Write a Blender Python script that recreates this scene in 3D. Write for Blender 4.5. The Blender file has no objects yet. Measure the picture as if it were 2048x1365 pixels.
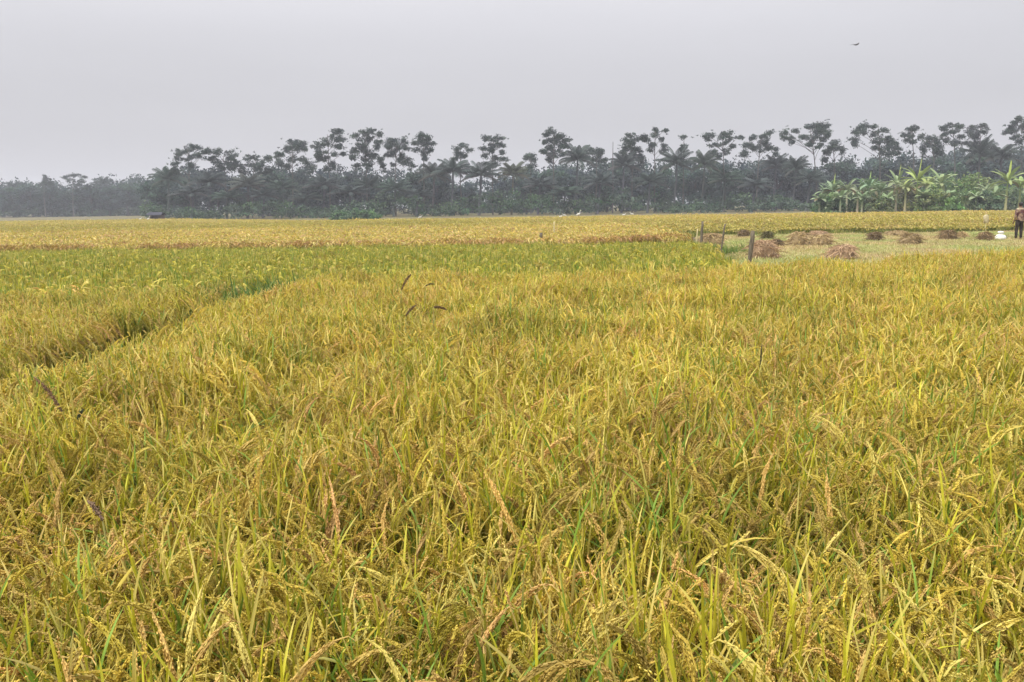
import bpy, math, random
import numpy as np
from mathutils import Vector, Matrix

R = math.radians
rs = np.random.RandomState(11)
random.seed(5)
scene = bpy.context.scene
col = scene.collection

# ------------------------------------------------------------------ camera geometry
EYE = 1.9
F = 1607.0                        # focal length in pixels of the 2048 wide photograph
PITCH, ROLL = R(9.66), 0.0137
fwd = np.array([0, math.cos(PITCH), -math.sin(PITCH)])
r0 = np.array([1.0, 0, 0]); u0 = np.cross(r0, fwd)
rgt = math.cos(ROLL) * r0 - math.sin(ROLL) * u0
upv = math.sin(ROLL) * r0 + math.cos(ROLL) * u0
CAM = np.array([0, 0, EYE])

def ray(x, y):
    return fwd + rgt * (x - 1024) / F + upv * (682.5 - y) / F
def at_depth(x, y, D):            # point of the place that lies D metres ahead
    d = ray(x, y); return CAM + d * (D / d[1])
def on_ground(x, y, z=0.0):
    d = ray(x, y); return CAM + d * ((z - EYE) / d[2])
def mpp(D):                       # metres per photo pixel at depth D
    return D / F / math.cos(PITCH) * math.cos(PITCH)

# ------------------------------------------------------------------ helpers
def tag(o, label=None, cat=None, group=None, kind=None):
    if label: o['label'] = label
    if cat: o['category'] = cat
    if group: o['group'] = group
    if kind: o['kind'] = kind
    return o

def thing(name, loc, label, cat, group=None, rz=0):
    o = bpy.data.objects.new(name, None); col.objects.link(o)
    o.empty_display_size = .2
    o.location = loc; o.rotation_euler = (0, 0, rz)
    return tag(o, label, cat, group)

class MB:
    """collects ribbons, tubes, grains ... into one mesh with a colour per vertex"""
    def __init__(s): s.v = []; s.q = []; s.t = []; s.c = []; s.n = 0
    def _add(s, v, c):
        v = np.asarray(v, float).reshape(-1, 3); c = np.asarray(c, float)
        c = np.broadcast_to(c, (len(v), 3)) if c.ndim == 1 else c.reshape(-1, 3)
        b = s.n; s.v.append(v); s.c.append(c); s.n += len(v); return b
    def ribbons(s, P, S, C):
        """P (L,n,3) centre lines, S (L,n,3) half width vectors, C (3,) or (L,3) or (L,n,3)"""
        L, n = P.shape[:2]
        C = np.asarray(C, float)
        if C.ndim == 1: C = C[None, None]
        elif C.ndim == 2: C = C[:, None]
        C = np.broadcast_to(C, (L, n, 3))
        V = np.stack([P - S, P + S], 2)
        b = s._add(V, np.repeat(C[:, :, None], 2, 2))
        i = (np.arange(L)[:, None] * n + np.arange(n - 1)[None]).reshape(-1) * 2 + b
        s.q.append(np.stack([i, i + 1, i + 3, i + 2], 1))
    def folded(s, P, S, U, C):
        """V-shaped ribbons: U (L,n,3) lifts the two edges above the midrib"""
        L, n = P.shape[:2]
        C = np.asarray(C, float)
        if C.ndim == 1: C = C[None, None]
        elif C.ndim == 2: C = C[:, None]
        C = np.broadcast_to(C, (L, n, 3))
        V = np.stack([P - S + U, P, P + S + U], 2)
        b = s._add(V, np.repeat(C[:, :, None], 3, 2))
        i = (np.arange(L)[:, None] * n + np.arange(n - 1)[None]).reshape(-1) * 3 + b
        s.q.append(np.stack([i, i + 1, i + 4, i + 3], 1)); s.q.append(np.stack([i + 1, i + 2, i + 5, i + 4], 1))
    def tube(s, P, rad, C, k=6, cap=True):
        P = np.asarray(P, float); n = len(P); rad = np.broadcast_to(np.asarray(rad, float), (n,))
        T = np.gradient(P, axis=0); T /= np.linalg.norm(T, axis=1)[:, None] + 1e-9
        ref = np.array([0, 0, 1.0]) if abs(T[:, 2]).mean() < .8 else np.array([1.0, 0, 0])
        A = np.cross(T, ref); A /= np.linalg.norm(A, axis=1)[:, None] + 1e-9
        B = np.cross(T, A)
        a = np.arange(k) / k * 2 * math.pi
        V = P[:, None] + rad[:, None, None] * (A[:, None] * np.cos(a)[None, :, None] + B[:, None] * np.sin(a)[None, :, None])
        C = np.asarray(C, float)
        CC = np.broadcast_to(C if C.ndim == 1 else C[:, None], (n, k, 3))
        b = s._add(V, CC.reshape(-1, 3))
        i = np.arange(n - 1)[:, None] * k; j = np.arange(k)[None]; j2 = (j + 1) % k
        s.q.append(np.stack([i + j, i + j2, i + k + j2, i + k + j], 2).reshape(-1, 4) + b)
        if cap:
            for ring, cc in ((0, P[0]), (n - 1, P[-1])):
                e = s._add(cc, C if C.ndim == 1 else C[ring])
                jj = np.arange(k)
                s.t.append(np.stack([b + ring * k + jj, b + ring * k + (jj + 1) % k, np.full(k, e)], 1))
    def grains(s, P, D, ln, wd, C):
        """little three sided spindles centred on P along D"""
        G = len(P); D = D / (np.linalg.norm(D, axis=1)[:, None] + 1e-9)
        ref = np.where(abs(D[:, 2:3]) < .9, np.array([[0, 0, 1.0]]), np.array([[1.0, 0, 0]]))
        A = np.cross(D, ref); A /= np.linalg.norm(A, axis=1)[:, None] + 1e-9; B = np.cross(D, A)
        h = (np.asarray(ln) * np.ones(G))[:, None] / 2; w = (np.asarray(wd) * np.ones(G))[:, None] / 2
        V = np.stack([P - D * h, P + A * w, P - A * w * .5 + B * w * .87, P - A * w * .5 - B * w * .87, P + D * h], 1)
        b = s._add(V, np.repeat(np.broadcast_to(C, (G, 3))[:, None], 5, 1))
        i = np.arange(G) * 5 + b
        for a_, b_, c_ in ((0, 2, 1), (0, 3, 2), (0, 1, 3), (4, 1, 2), (4, 2, 3), (4, 3, 1)):
            s.t.append(np.stack([i + a_, i + b_, i + c_], 1))
    def leaves(s, P, size, C, rnd, flat=.0):
        """randomly turned leaf-shaped quads (a pointed rhombus) at P"""
        n = len(P); a = rnd.normal(size=(n, 3)); b2 = rnd.normal(size=(n, 3))
        a[:, 2] *= (1 - flat); b2[:, 2] *= (1 - flat)
        a /= np.linalg.norm(a, axis=1)[:, None]; b2 -= a * (a * b2).sum(1)[:, None]; b2 /= np.linalg.norm(b2, axis=1)[:, None] + 1e-9
        sz = (np.asarray(size) * np.ones(n))[:, None]
        V = np.stack([P - a * sz, P + b2 * sz * .55, P + a * sz, P - b2 * sz * .55], 1)
        b = s._add(V, np.repeat(np.broadcast_to(C, (n, 3))[:, None], 4, 1))
        i = np.arange(n) * 4 + b
        s.q.append(np.stack([i, i + 1, i + 2, i + 3], 1))
    def grid(s, V, C, closed=False):
        """V (a,b,3) grid of points"""
        V = np.asarray(V, float); a, b_ = V.shape[:2]
        b = s._add(V, C)
        i = np.arange(a - 1)[:, None] * b_
        if closed: j = np.arange(b_)[None]; j2 = (j + 1) % b_
        else: j = np.arange(b_ - 1)[None]; j2 = j + 1
        s.q.append(np.stack([i + j, i + j2, i + b_ + j2, i + b_ + j], 2).reshape(-1, 4) + b)
    def poly(s, V, C):
        b = s._add(V, C); n = len(V)
        if n == 4: s.q.append(np.array([[b, b + 1, b + 2, b + 3]]))
        else: s.t.append(np.array([[b, b + k, b + k + 1] for k in range(1, n - 1)]))
    def box(s, c, d, C, rz=0):
        c = np.array(c); d = np.array(d) / 2
        V = np.array([[x, y, z] for z in (-1, 1) for x, y in ((-1, -1), (1, -1), (1, 1), (-1, 1))], float) * d
        ca, sa = math.cos(rz), math.sin(rz)
        V = V @ np.array([[ca, sa, 0], [-sa, ca, 0], [0, 0, 1]]) + c
        b = s._add(V, C)
        s.q.append(np.array([[3, 2, 1, 0], [4, 5, 6, 7], [0, 1, 5, 4], [1, 2, 6, 5], [2, 3, 7, 6], [3, 0, 4, 7]]) + b)
    def mesh(s, name, mat, smooth=False):
        me = bpy.data.meshes.new(name)
        V = np.concatenate(s.v); C = np.concatenate(s.c)
        Q = np.concatenate(s.q) if s.q else np.zeros((0, 4), int); T = np.concatenate(s.t) if s.t else np.zeros((0, 3), int)
        me.vertices.add(len(V)); me.vertices.foreach_set('co', V.astype(np.float32).ravel())
        nl = Q.size + T.size; me.loops.add(nl)
        me.loops.foreach_set('vertex_index', np.concatenate([Q.ravel(), T.ravel()]).astype(np.int32))
        me.polygons.add(len(Q) + len(T))
        st = np.concatenate([np.arange(len(Q)) * 4, Q.size + np.arange(len(T)) * 3]).astype(np.int32)
        me.polygons.foreach_set('loop_start', st)
        if smooth: me.polygons.foreach_set('use_smooth', np.ones(len(st), bool))
        at = me.attributes.new('col', 'FLOAT_COLOR', 'POINT')
        at.data.foreach_set('color', np.concatenate([C, np.ones((len(C), 1))], 1).astype(np.float32).ravel())
        me.materials.append(mat); me.update(calc_edges=True); me.validate()
        return me
    def build(s, name, mat, parent=None, loc=None, smooth=False):
        o = bpy.data.objects.new(name, s.mesh(name, mat, smooth)); col.objects.link(o)
        if parent is not None: o.parent = parent
        if loc is not None: o.location = loc
        return o

class Noise:
    def __init__(s, seed, scale, n=9):
        r = np.random.RandomState(seed); a = r.uniform(0, 2 * math.pi, n); f = r.uniform(.5, 2.0, n) / scale * 2 * math.pi
        s.k = np.stack([np.cos(a) * f, np.sin(a) * f], 1); s.p = r.uniform(0, 6.28, n); s.n = n
    def __call__(s, x, y):
        return np.sin(np.multiply.outer(x, s.k[:, 0]) + np.multiply.outer(y, s.k[:, 1]) + s.p).sum(-1) / math.sqrt(s.n * .5)

# ------------------------------------------------------------------ materials
def new_mat(name):
    m = bpy.data.materials.new(name); m.use_nodes = True
    nt = m.node_tree; nt.nodes.clear()
    return m, nt, nt.nodes.new('ShaderNodeOutputMaterial')

def leaf_material(name, tint='object', transl=.35, rough=.6, spec=.25):
    """vertex colour times a tint, half reflected and half let through"""
    m, nt, out = new_mat(name); N = nt.nodes.new; L = nt.links.new
    a = N('ShaderNodeAttribute'); a.attribute_name = 'col'
    mul = N('ShaderNodeMix'); mul.data_type = 'RGBA'; mul.blend_type = 'MULTIPLY'; mul.inputs[0].default_value = 1
    L(a.outputs['Color'], mul.inputs[6])
    if tint == 'object':
        oi = N('ShaderNodeObjectInfo'); L(oi.outputs['Color'], mul.inputs[7])
    elif tint == 'instance':
        ia = N('ShaderNodeAttribute'); ia.attribute_type = 'INSTANCER'; ia.attribute_name = 'tint'; L(ia.outputs['Color'], mul.inputs[7])
    else:
        mul.inputs[7].default_value = (1, 1, 1, 1)
    p = N('ShaderNodeBsdfPrincipled'); p.inputs['Roughness'].default_value = rough
    p.inputs['Specular IOR Level'].default_value = spec
    L(mul.outputs[2], p.inputs['Base Color'])
    if transl > 0:
        t = N('ShaderNodeBsdfTranslucent'); L(mul.outputs[2], t.inputs['Color'])
        x = N('ShaderNodeMixShader'); x.inputs[0].default_value = transl
        L(p.outputs[0], x.inputs[1]); L(t.outputs[0], x.inputs[2]); L(x.outputs[0], out.inputs['Surface'])
    else:
        L(p.outputs[0], out.inputs['Surface'])
    return m

def noise_material(name, c1, c2, scale, rough=.9, c3=None, scale2=None, bump=0, bump_scale=30, stretch=(1, 1, 1), spec=.2):
    m, nt, out = new_mat(name); N = nt.nodes.new; L = nt.links.new
    tc = N('ShaderNodeTexCoord'); mp = N('ShaderNodeMapping'); mp.inputs['Scale'].default_value = stretch
    L(tc.outputs['Object'], mp.inputs['Vector'])
    n1 = N('ShaderNodeTexNoise'); n1.inputs['Scale'].default_value = scale; n1.inputs['Detail'].default_value = 6
    L(mp.outputs[0], n1.inputs['Vector'])
    cr = N('ShaderNodeValToRGB'); cr.color_ramp.elements[0].position = .35; cr.color_ramp.elements[1].position = .65
    cr.color_ramp.elements[0].color = (*c1, 1); cr.color_ramp.elements[1].color = (*c2, 1)
    L(n1.outputs['Fac'], cr.inputs[0]); src = cr.outputs[0]
    if c3:
        n2 = N('ShaderNodeTexNoise'); n2.inputs['Scale'].default_value = scale2; n2.inputs['Detail'].default_value = 4
        L(mp.outputs[0], n2.inputs['Vector'])
        r2 = N('ShaderNodeMapRange'); r2.inputs[1].default_value = .48; r2.inputs[2].default_value = .62
        L(n2.outputs['Fac'], r2.inputs[0])
        mx = N('ShaderNodeMix'); mx.data_type = 'RGBA'; L(r2.outputs[0], mx.inputs[0]); L(src, mx.inputs[6]); mx.inputs[7].default_value = (*c3, 1)
        src = mx.outputs[2]
    p = N('ShaderNodeBsdfPrincipled'); p.inputs['Roughness'].default_value = rough; p.inputs['Specular IOR Level'].default_value = spec
    L(src, p.inputs['Base Color'])
    if bump:
        nb = N('ShaderNodeTexNoise'); nb.inputs['Scale'].default_value = bump_scale; nb.inputs['Detail'].default_value = 5
        L(mp.outputs[0], nb.inputs['Vector'])
        bp = N('ShaderNodeBump'); bp.inputs['Strength'].default_value = bump; bp.inputs['Distance'].default_value = .05
        L(nb.outputs['Fac'], bp.inputs['Height']); L(bp.outputs[0], p.inputs['Normal'])
    L(p.outputs[0], out.inputs['Surface'])
    return m

M_rice = leaf_material('rice_plant', 'instance', .3, .55, .3)
M_leaf = leaf_material('tree_leaf', 'object', .22, .6, .25)
M_bark = leaf_material('bark', 'object', 0, .9, .1)
M_straw = leaf_material('straw', 'object', .15, .8, .2)
M_weed = leaf_material('weed', 'none', .2, .7, .2)
M_wood = noise_material('weathered_wood', (.10, .085, .06), (.19, .16, .11), 9, stretch=(6, 6, .7), bump=.5, bump_scale=20)
M_bamboo = noise_material('pale_bamboo', (.42, .36, .18), (.55, .47, .26), 6, stretch=(5, 5, .6))
M_white = leaf_material('white_feather', 'none', .1, .7, .2)

# ------------------------------------------------------------------ rice plants
GOLD = np.array([.67, .52, .085]); GOLD2 = np.array([.70, .59, .145]); ORANGE = np.array([.67, .46, .14])
YG = np.array([.47, .44, .03]); GREEN = np.array([.19, .30, .035]); PALE = np.array([.60, .50, .14]); STALK = np.array([.40, .37, .05]); BROWN = np.array([.20, .13, .045])

def bend_lines(P0, az, ang0, curv, length, n, r, power=1.0):
    """lines that start at P0 leaning ang0 from the vertical towards azimuth az and bend by curv on the way"""
    L = len(P0); u = np.linspace(0, 1, n)
    ang = ang0[:, None] + curv[:, None] * u[None] ** power
    ang = np.minimum(ang, 2.95)
    dz = np.cos(ang); dh = np.sin(ang)
    step = (length / (n - 1))[:, None]
    a = az[:, None] + (r.normal(size=(L, 1)) * .15) * u[None]
    d = np.stack([dh * np.cos(a), dh * np.sin(a), dz], 2)
    P = P0[:, None] + np.concatenate([np.zeros((L, 1, 3)), np.cumsum((d[:, :-1] + d[:, 1:]) / 2 * step[:, :, None], 1)], 1)
    return P, d

def taper(n, kind='leaf'):
    u = np.linspace(0, 1, n)
    return np.minimum(1, .45 + 2.2 * u) * np.sqrt(np.clip(1 - u ** 2.2, 0.0, 1)) + .02

def side_of(d, twist):
    s = np.cross(d, np.array([0, 0, 1.0])); s /= np.linalg.norm(s, axis=2)[:, :, None] + 1e-6
    b = np.cross(d, s)
    return s * np.cos(twist)[:, None, None] + b * np.sin(twist)[:, None, None]

def rice_hill(seed, tillers, spread, level, height=.74, green=0.0, wmul=1.0):
    """one hill of rice. level 0: every grain modelled, 1: coarser grains, 2: panicles as twisted strips"""
    r = np.random.RandomState(seed); m = MB(); T = tillers
    base = np.concatenate([r.normal(size=(T, 2)) * spread, np.zeros((T, 1))], 1)
    az = np.arctan2(base[:, 1], base[:, 0]) + r.normal(size=T) * .7
    h = height * r.uniform(.84, 1.1, T); lean = np.abs(r.normal(size=T)) * .16 + .03
    nC = 6 if level < 2 else 3
    culm, cd = bend_lines(base, az, lean * .4, lean * 1.3, h, nC, r)
    # stems
    hue = r.uniform(0, 1, (T, 1))
    stem_top = STALK * (1 - hue) + YG * hue * .9
    foot = np.where(r.uniform(size=(T, 1)) < .6, GREEN * .9, STALK * .7)
    cC = np.stack([foot * (1 - u) + stem_top * u for u in np.linspace(0.1, 1, nC)], 1)
    tw = r.uniform(0, 6, T)
    S = side_of(cd, tw) * .0028 * wmul
    m.ribbons(culm, S, cC)
    if level < 2: m.ribbons(culm, side_of(cd, tw + 1.57) * .0028 * wmul, cC)
    top, td = culm[:, -1], cd[:, -1]
    # leaves: (attach, length, start angle, bend, width, share that is green)
    def leafset(count, s0, s1, l0, l1, a0, a1, c0, c1, w, kinds):
        idx = np.repeat(np.arange(T), count); n = len(idx)
        s = r.uniform(s0, s1, n) * (nC - 1); i0 = np.minimum(s.astype(int), nC - 2); f = (s - i0)[:, None]
        P0 = culm[idx, i0] * (1 - f) + culm[idx, i0 + 1] * f
        a = r.uniform(0, 2 * math.pi, n)
        k = 7 if level == 0 else (6 if level == 1 else 4)
        P, d = bend_lines(P0, a, r.uniform(a0, a1, n), r.uniform(c0, c1, n), r.uniform(l0, l1, n), k, r, 1.3)
        W = taper(k)[None, :, None] * (w * wmul * r.uniform(.75, 1.2, n))[:, None, None]
        kk = r.choice(len(kinds), n, p=[q[1] for q in kinds]); base_c = np.array([q[0] for q in kinds])[kk]
        base_c = base_c * r.uniform(.8, 1.2, (n, 1))
        C = base_c[:, None] * (1 - .0 * np.linspace(0, 1, k)[None, :, None])
        dry = (r.uniform(size=n) < .22)[:, None, None] * np.clip(np.linspace(-.9, 1, k), 0, 1)[None, :, None]
        C = C * (1 - dry) + PALE * .9 * dry
        S = side_of(d, r.normal(size=n) * .5) * W
        if level == 0: m.folded(P, S, np.cross(S, d) * r.choice([-.35, .35], (n, 1, 1)), C)
        else: m.ribbons(P, S, C)
    g = green
    erect = .55 if g > .5 else 1.0
    leafset(2 if g > .5 else 1, .78, .93, .15, .25, .04, .36 * erect, .05, .85 * erect, .0040, [(YG, .42 - .2 * g), (GREEN, .16 + .4 * g), (PALE, .04 - .01 * g), (GOLD2 * .85, .38 - .19 * g)])
    leafset(2 if level < 2 else 1, .30, .72, .26, .40, .12, .6 * erect, .3, 1.6 * erect, .0048, [(YG * .9, .36), (GREEN * .95, .34 + .2 * g), (PALE * .75, .10 - .06 * g), (GOLD * .75, .20 - .14 * g)])
    # panicles
    keep = r.uniform(size=T) < (.97 - (.75 if g > .5 else .22) * g)
    top, td, azp = top[keep], td[keep], (az + r.normal(size=T) * .6)[keep]; K = len(top)
    nA = 9 if level < 2 else 5
    plen = r.uniform(.18, .26, K)
    ax, ad = bend_lines(top, azp, np.arccos(np.clip(td[:, 2], -1, 1)) + .1, r.uniform(2.2, 2.8, K), plen, nA, r, .30)
    pc = np.where(r.uniform(size=(K, 1)) < .55, GOLD, np.where(r.uniform(size=(K, 1)) < .5, GOLD2, ORANGE))
    pc = pc * (1 - .45 * g) + YG * 1.05 * .45 * g
    pc = pc * r.uniform(.82, 1.15, (K, 1))
    if level < 2:
        tw = r.uniform(0, 6, K)
        m.ribbons(ax, side_of(ad, tw) * .0016 * wmul, pc * .9)
        nb, ng, gl, gw = (15, 11, .0130, .0048) if level == 0 else (10, 6, .0180, .0064)
        for b in range(nb):
            u = .08 + .92 * b / (nb - 1); s = u * (nA - 1); i0 = min(int(s), nA - 2); f = s - i0
            P0 = ax[:, i0] * (1 - f) + ax[:, i0 + 1] * f; D = ad[:, i0]
            bd = D * 1.0 + np.array([0, 0, -.6]) * min(1, .3 + u) + r.normal(size=(K, 3)) * .085
            bd /= np.linalg.norm(bd, axis=1)[:, None]
            blen = (.085 if b < nb - 2 else .05) * r.uniform(.75, 1.15, K)
            t = (np.arange(ng) + .6) / ng
            GP = P0[:, None] + bd[:, None] * (blen[:, None, None] * t[None, :, None]) + np.array([0, 0, -1.0]) * (blen[:, None, None] * .35 * t[None, :, None] ** 2)
            GP = GP + r.normal(size=GP.shape) * .0022
            GD = bd[:, None] + np.array([0, 0, -.5]) * t[None, :, None] + r.normal(size=GP.shape) * .2
            GC = np.repeat(pc[:, None], ng, 1) * r.uniform(.8, 1.2, (K, ng, 1))
            bs = np.cross(bd, r.normal(size=(K, 3))); bs /= np.linalg.norm(bs, axis=1)[:, None] + 1e-6
            q_ = [0, ng // 2, ng - 1]; m.ribbons(GP[:, q_], np.repeat(bs[:, None], 3, 1) * np.array([.0022, .0034, .002])[None, :, None] * (1 if level == 0 else 1.6), pc * .88)
            m.grains(GP.reshape(-1, 3), GD.reshape(-1, 3), gl, gw, GC.reshape(-1, 3))
    else:
        for q in range(2):
            tw = r.uniform(0, 6, K)
            W = np.array([.25, .8, 1, .8, .15])[None, :, None] * .0125 * wmul
            m.ribbons(ax + r.normal(size=(K, 1, 3)) * .008, side_of(ad, tw) * W, pc * (1.0 if q else .88))
    return m

def variants(cname, specs):
    c = bpy.data.collections.new(cname)          # source plants, kept out of the scene
    for i, kw in enumerate(specs):
        me = kw.pop('builder')(**kw).mesh('rice_plant', M_rice)
        o = bpy.data.objects.new(f'{cname}_{i:02d}', me); c.objects.link(o)
    return c

def grass_tuft(seed, n, spread, length, width, cols, lean=.5):
    r = np.random.RandomState(seed); m = MB()
    P0 = np.concatenate([r.normal(size=(n, 2)) * spread, np.zeros((n, 1))], 1)
    P, d = bend_lines(P0, r.uniform(0, 6.28, n), np.abs(r.normal(size=n)) * lean * .5, r.uniform(.1, 1.4, n), length * r.uniform(.5, 1.15, n), 5, r, 1.4)
    C = np.array(cols)[r.randint(len(cols), size=n)] * r.uniform(.75, 1.2, (n, 1))
    m.ribbons(P, side_of(d, r.normal(size=n) * .6) * taper(5)[None, :, None] * width, C)
    return m

RICE = variants('rice_hills',
    [dict(builder=rice_hill, seed=100 + i, tillers=17, spread=.042, level=0, green=(.0, .1, .35)[i % 3]) for i in range(9)] +
    [dict(builder=rice_hill, seed=200 + i, tillers=17, spread=.048, level=1, wmul=1.1, green=(.0, .15, .4)[i % 3]) for i in range(9)] +
    [dict(builder=rice_hill, seed=300 + i, tillers=26, spread=.14, level=2, wmul=1.35, green=(.1, .75)[i // 4]) for i in range(8)] +
    [dict(builder=rice_hill, seed=400 + i, tillers=190, spread=.45, level=2, wmul=1.8, green=(.0, .4)[i // 4]) for i in range(8)])
G0, G1, G2, G3 = 0, 9, 18, 26
GRASS = variants('grass_tufts',
    [dict(builder=grass_tuft, seed=500 + i, n=46, spread=.08, length=.42, width=.006, cols=[(.07, .14, .025), (.12, .19, .03), (.18, .22, .04)]) for i in range(4)] +
    [dict(builder=grass_tuft, seed=520 + i, n=60, spread=.22, length=.13, width=.008, lean=.9, cols=[(.52, .42, .21), (.44, .35, .17), (.36, .35, .12), (.58, .48, .26)]) for i in range(4)] +
    [dict(builder=grass_tuft, seed=540 + i, n=60, spread=.25, length=.5, width=.018, cols=[(.12, .17, .03), (.20, .23, .04), (.32, .29, .07)]) for i in range(4)])

def scatter(name, P, rotz, scale, idx, tint, coll, tilt=None):
    me = bpy.data.meshes.new(name); n = len(P)
    me.vertices.add(n); me.vertices.foreach_set('co', P.astype(np.float32).ravel())
    rot = np.zeros((n, 3)); rot[:, 2] = rotz
    if tilt is not None: rot[:, :2] = tilt
    a = me.attributes.new('rot', 'FLOAT_VECTOR', 'POINT'); a.data.foreach_set('vector', rot.astype(np.float32).ravel())
    a = me.attributes.new('scl', 'FLOAT_VECTOR', 'POINT'); a.data.foreach_set('vector', scale.astype(np.float32).ravel())
    a = me.attributes.new('pick', 'INT', 'POINT'); a.data.foreach_set('value', idx.astype(np.int32))
    a = me.attributes.new('tint', 'FLOAT_COLOR', 'POINT')
    a.data.foreach_set('color', np.concatenate([tint, np.ones((n, 1))], 1).astype(np.float32).ravel())
    o = bpy.data.objects.new(name, me); col.objects.link(o)
    g = bpy.data.node_groups.new('plant_' + name, 'GeometryNodeTree')
    g.interface.new_socket('Geometry', in_out='INPUT', socket_type='NodeSocketGeometry')
    g.interface.new_socket('Geometry', in_out='OUTPUT', socket_type='NodeSocketGeometry')
    N = g.nodes.new; L = g.links.new
    gi, go = N('NodeGroupInput'), N('NodeGroupOutput')
    ci = N('GeometryNodeCollectionInfo'); ci.inputs['Collection'].default_value = coll
    ci.inputs['Separate Children'].default_value = True; ci.inputs['Reset Children'].default_value = True
    iop = N('GeometryNodeInstanceOnPoints'); iop.inputs['Pick Instance'].default_value = True
    def attr(nm, ty):
        q = N('GeometryNodeInputNamedAttribute'); q.data_type = ty; q.inputs['Name'].default_value = nm; return q.outputs['Attribute']
    e2r = N('FunctionNodeEulerToRotation'); L(attr('rot', 'FLOAT_VECTOR'), e2r.inputs[0])
    L(gi.outputs[0], iop.inputs['Points']); L(ci.outputs[0], iop.inputs['Instance'])
    L(attr('pick', 'INT'), iop.inputs['Instance Index']); L(e2r.outputs[0], iop.inputs['Rotation']); L(attr('scl', 'FLOAT_VECTOR'), iop.inputs['Scale'])
    L(iop.outputs[0], go.inputs[0])
    md = o.modifiers.new('plants', 'NODES'); md.node_group = g
    me.materials.append(M_rice)
    return o

def grid_points(x0, x1, y0, y1, sx, sy, jit, keep):
    X, Y = np.meshgrid(np.arange(x0, x1, sx), np.arange(y0, y1, sy)); X = X.ravel(); Y = Y.ravel()
    X = X + rs.normal(size=len(X)) * sx * jit; Y = Y + rs.normal(size=len(Y)) * sy * jit
    k = keep(X, Y) & (np.abs(X) < .72 * np.maximum(Y, 0) + 2.6)
    return X[k], Y[k]

n_big, n_mid, n_small, n_h = Noise(1, 5.0), Noise(2, 1.6), Noise(3, .7), Noise(4, 2.2)
def mixc(a, b, t): return a[None] * (1 - t[:, None]) + b[None] * t[:, None]
W1 = np.array([1.0, 1.0, 1.0]); T_GREEN = np.array([.70, .75, .62]); T_ORANGE = np.array([1.0, .86, 1.25]); T_OLIVE = np.array([.80, .88, .72])

def far_edge(X): return 13.5 - .8 * np.exp(-((X - .6) / 2.2) ** 2) + np.maximum(0, X - 3.6) * .42 + .12 * np.sin(X * 2.1)

def rice_tint(X, Y, greenness):
    g = np.clip(greenness, 0, 1); o = np.clip(n_mid(X + 40, Y) * .35, 0, .8)
    c = mixc(W1, T_GREEN, g); c = c * (1 - o[:, None] * .8) + T_ORANGE[None] * o[:, None] * .8 * (c.mean(1) / 1.0)[:, None]
    return c * (1 + .08 * rs.normal(size=(len(X), 1)))

# --- the ripe field in front
X, Y = grid_points(-3.9, 14, .6, 19, .178, .182, .2, lambda x, y: (x > -3.55 + .06 * np.sin(y * 1.7)) & (y < far_edge(x)) & (rs.uniform(size=len(x)) > .07))
n = len(X); d = np.hypot(X, Y)
gre = np.clip(.10 + .24 * n_mid(X, Y) + .24 * n_small(X, Y) + .1 * n_big(X, Y), 0, .8)
gre = np.where(Y > 9, gre * .65, gre)
idx = np.where(d < 5.2, G0, G1) + np.where(gre > .28, 2, np.where(gre > .12, 1, 0)) + 3 * rs.randint(0, 3, n)
hs = (1 + .075 * n_h(X, Y) + .04 * rs.normal(size=n)) * np.clip(.82 + (X + 3.6) * .2, .82, 1)
sc = np.stack([hs * 0 + 1.05, hs * 0 + 1.05, hs], 1)
tl = np.stack([.05 * n_big(X, Y) + .05 * rs.normal(size=n), .05 * n_big(X + 9, Y) + .05 * rs.normal(size=n)], 1)
o = scatter('ripe_rice_crop', np.stack([X, Y, 0 * X], 1), rs.uniform(0, 6.28, n), sc, idx, rice_tint(X, Y, gre), RICE, tl)
tag(o, 'ripe golden rice crop with drooping panicles filling the foreground field', 'rice', kind='stuff')

# --- the greener field behind it and to its left
def in_second(x, y):
    left = (x < -4.48 + .07 * np.sin(y * 1.3) + .07 * np.sin(y * 4.1)) & (y > 1.5) & (y < 26.4 - .3 * np.sin(x * .6))
    mid = (x >= -4.6) & (y > far_edge(x) + .5 + .08 * np.sin(x * 3)) & (y < 26.2 - .1 * np.sin(x)) & (x < 3.75 + .19 * (y - 14))
    return left | mid
X, Y = grid_points(-24, 8, 1.5, 27.3, .175, .185, .24, lambda x, y: in_second(x, y) & (np.hypot(x, y) < 13.5))
X2, Y2 = grid_points(-24, 8, 9, 27.3, .27, .27, .28, lambda x, y: in_second(x, y) & (np.hypot(x, y) >= 13.5))
n1 = len(X); X = np.concatenate([X, X2]); Y = np.concatenate([Y, Y2]); n = len(X); near = np.arange(n) < n1
gre = np.clip((Y - 9.5) / 5.5, 0, 1) * .80 + .2 + .12 * n_mid(X, Y) + .08 * n_big(X, Y)
gre = np.clip(gre, .05, .95)
idx = np.where(near, G1 + np.where(gre > .4, 2, 1) + 3 * rs.randint(0, 3, n), G2 + np.where(gre > .4, 4, 0) + rs.randint(0, 4, n))
hs = (.87 + .03 * n_h(X, Y) + .035 * rs.normal(size=n)) * (1 - .13 * np.clip((Y - 20) / 5, 0, 1))
sc = np.stack([hs * 0 + 1.05, hs * 0 + 1.05, hs], 1)
o = scatter('green_rice_crop', np.stack([X, Y, 0 * X], 1), rs.uniform(0, 6.28, n), sc, idx, rice_tint(X, Y, gre), RICE, rs.normal(size=(n, 2)) * .06)
tag(o, 'greener unripe rice crop beyond the dark gap at the left and middle', 'rice', kind='stuff')

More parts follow.
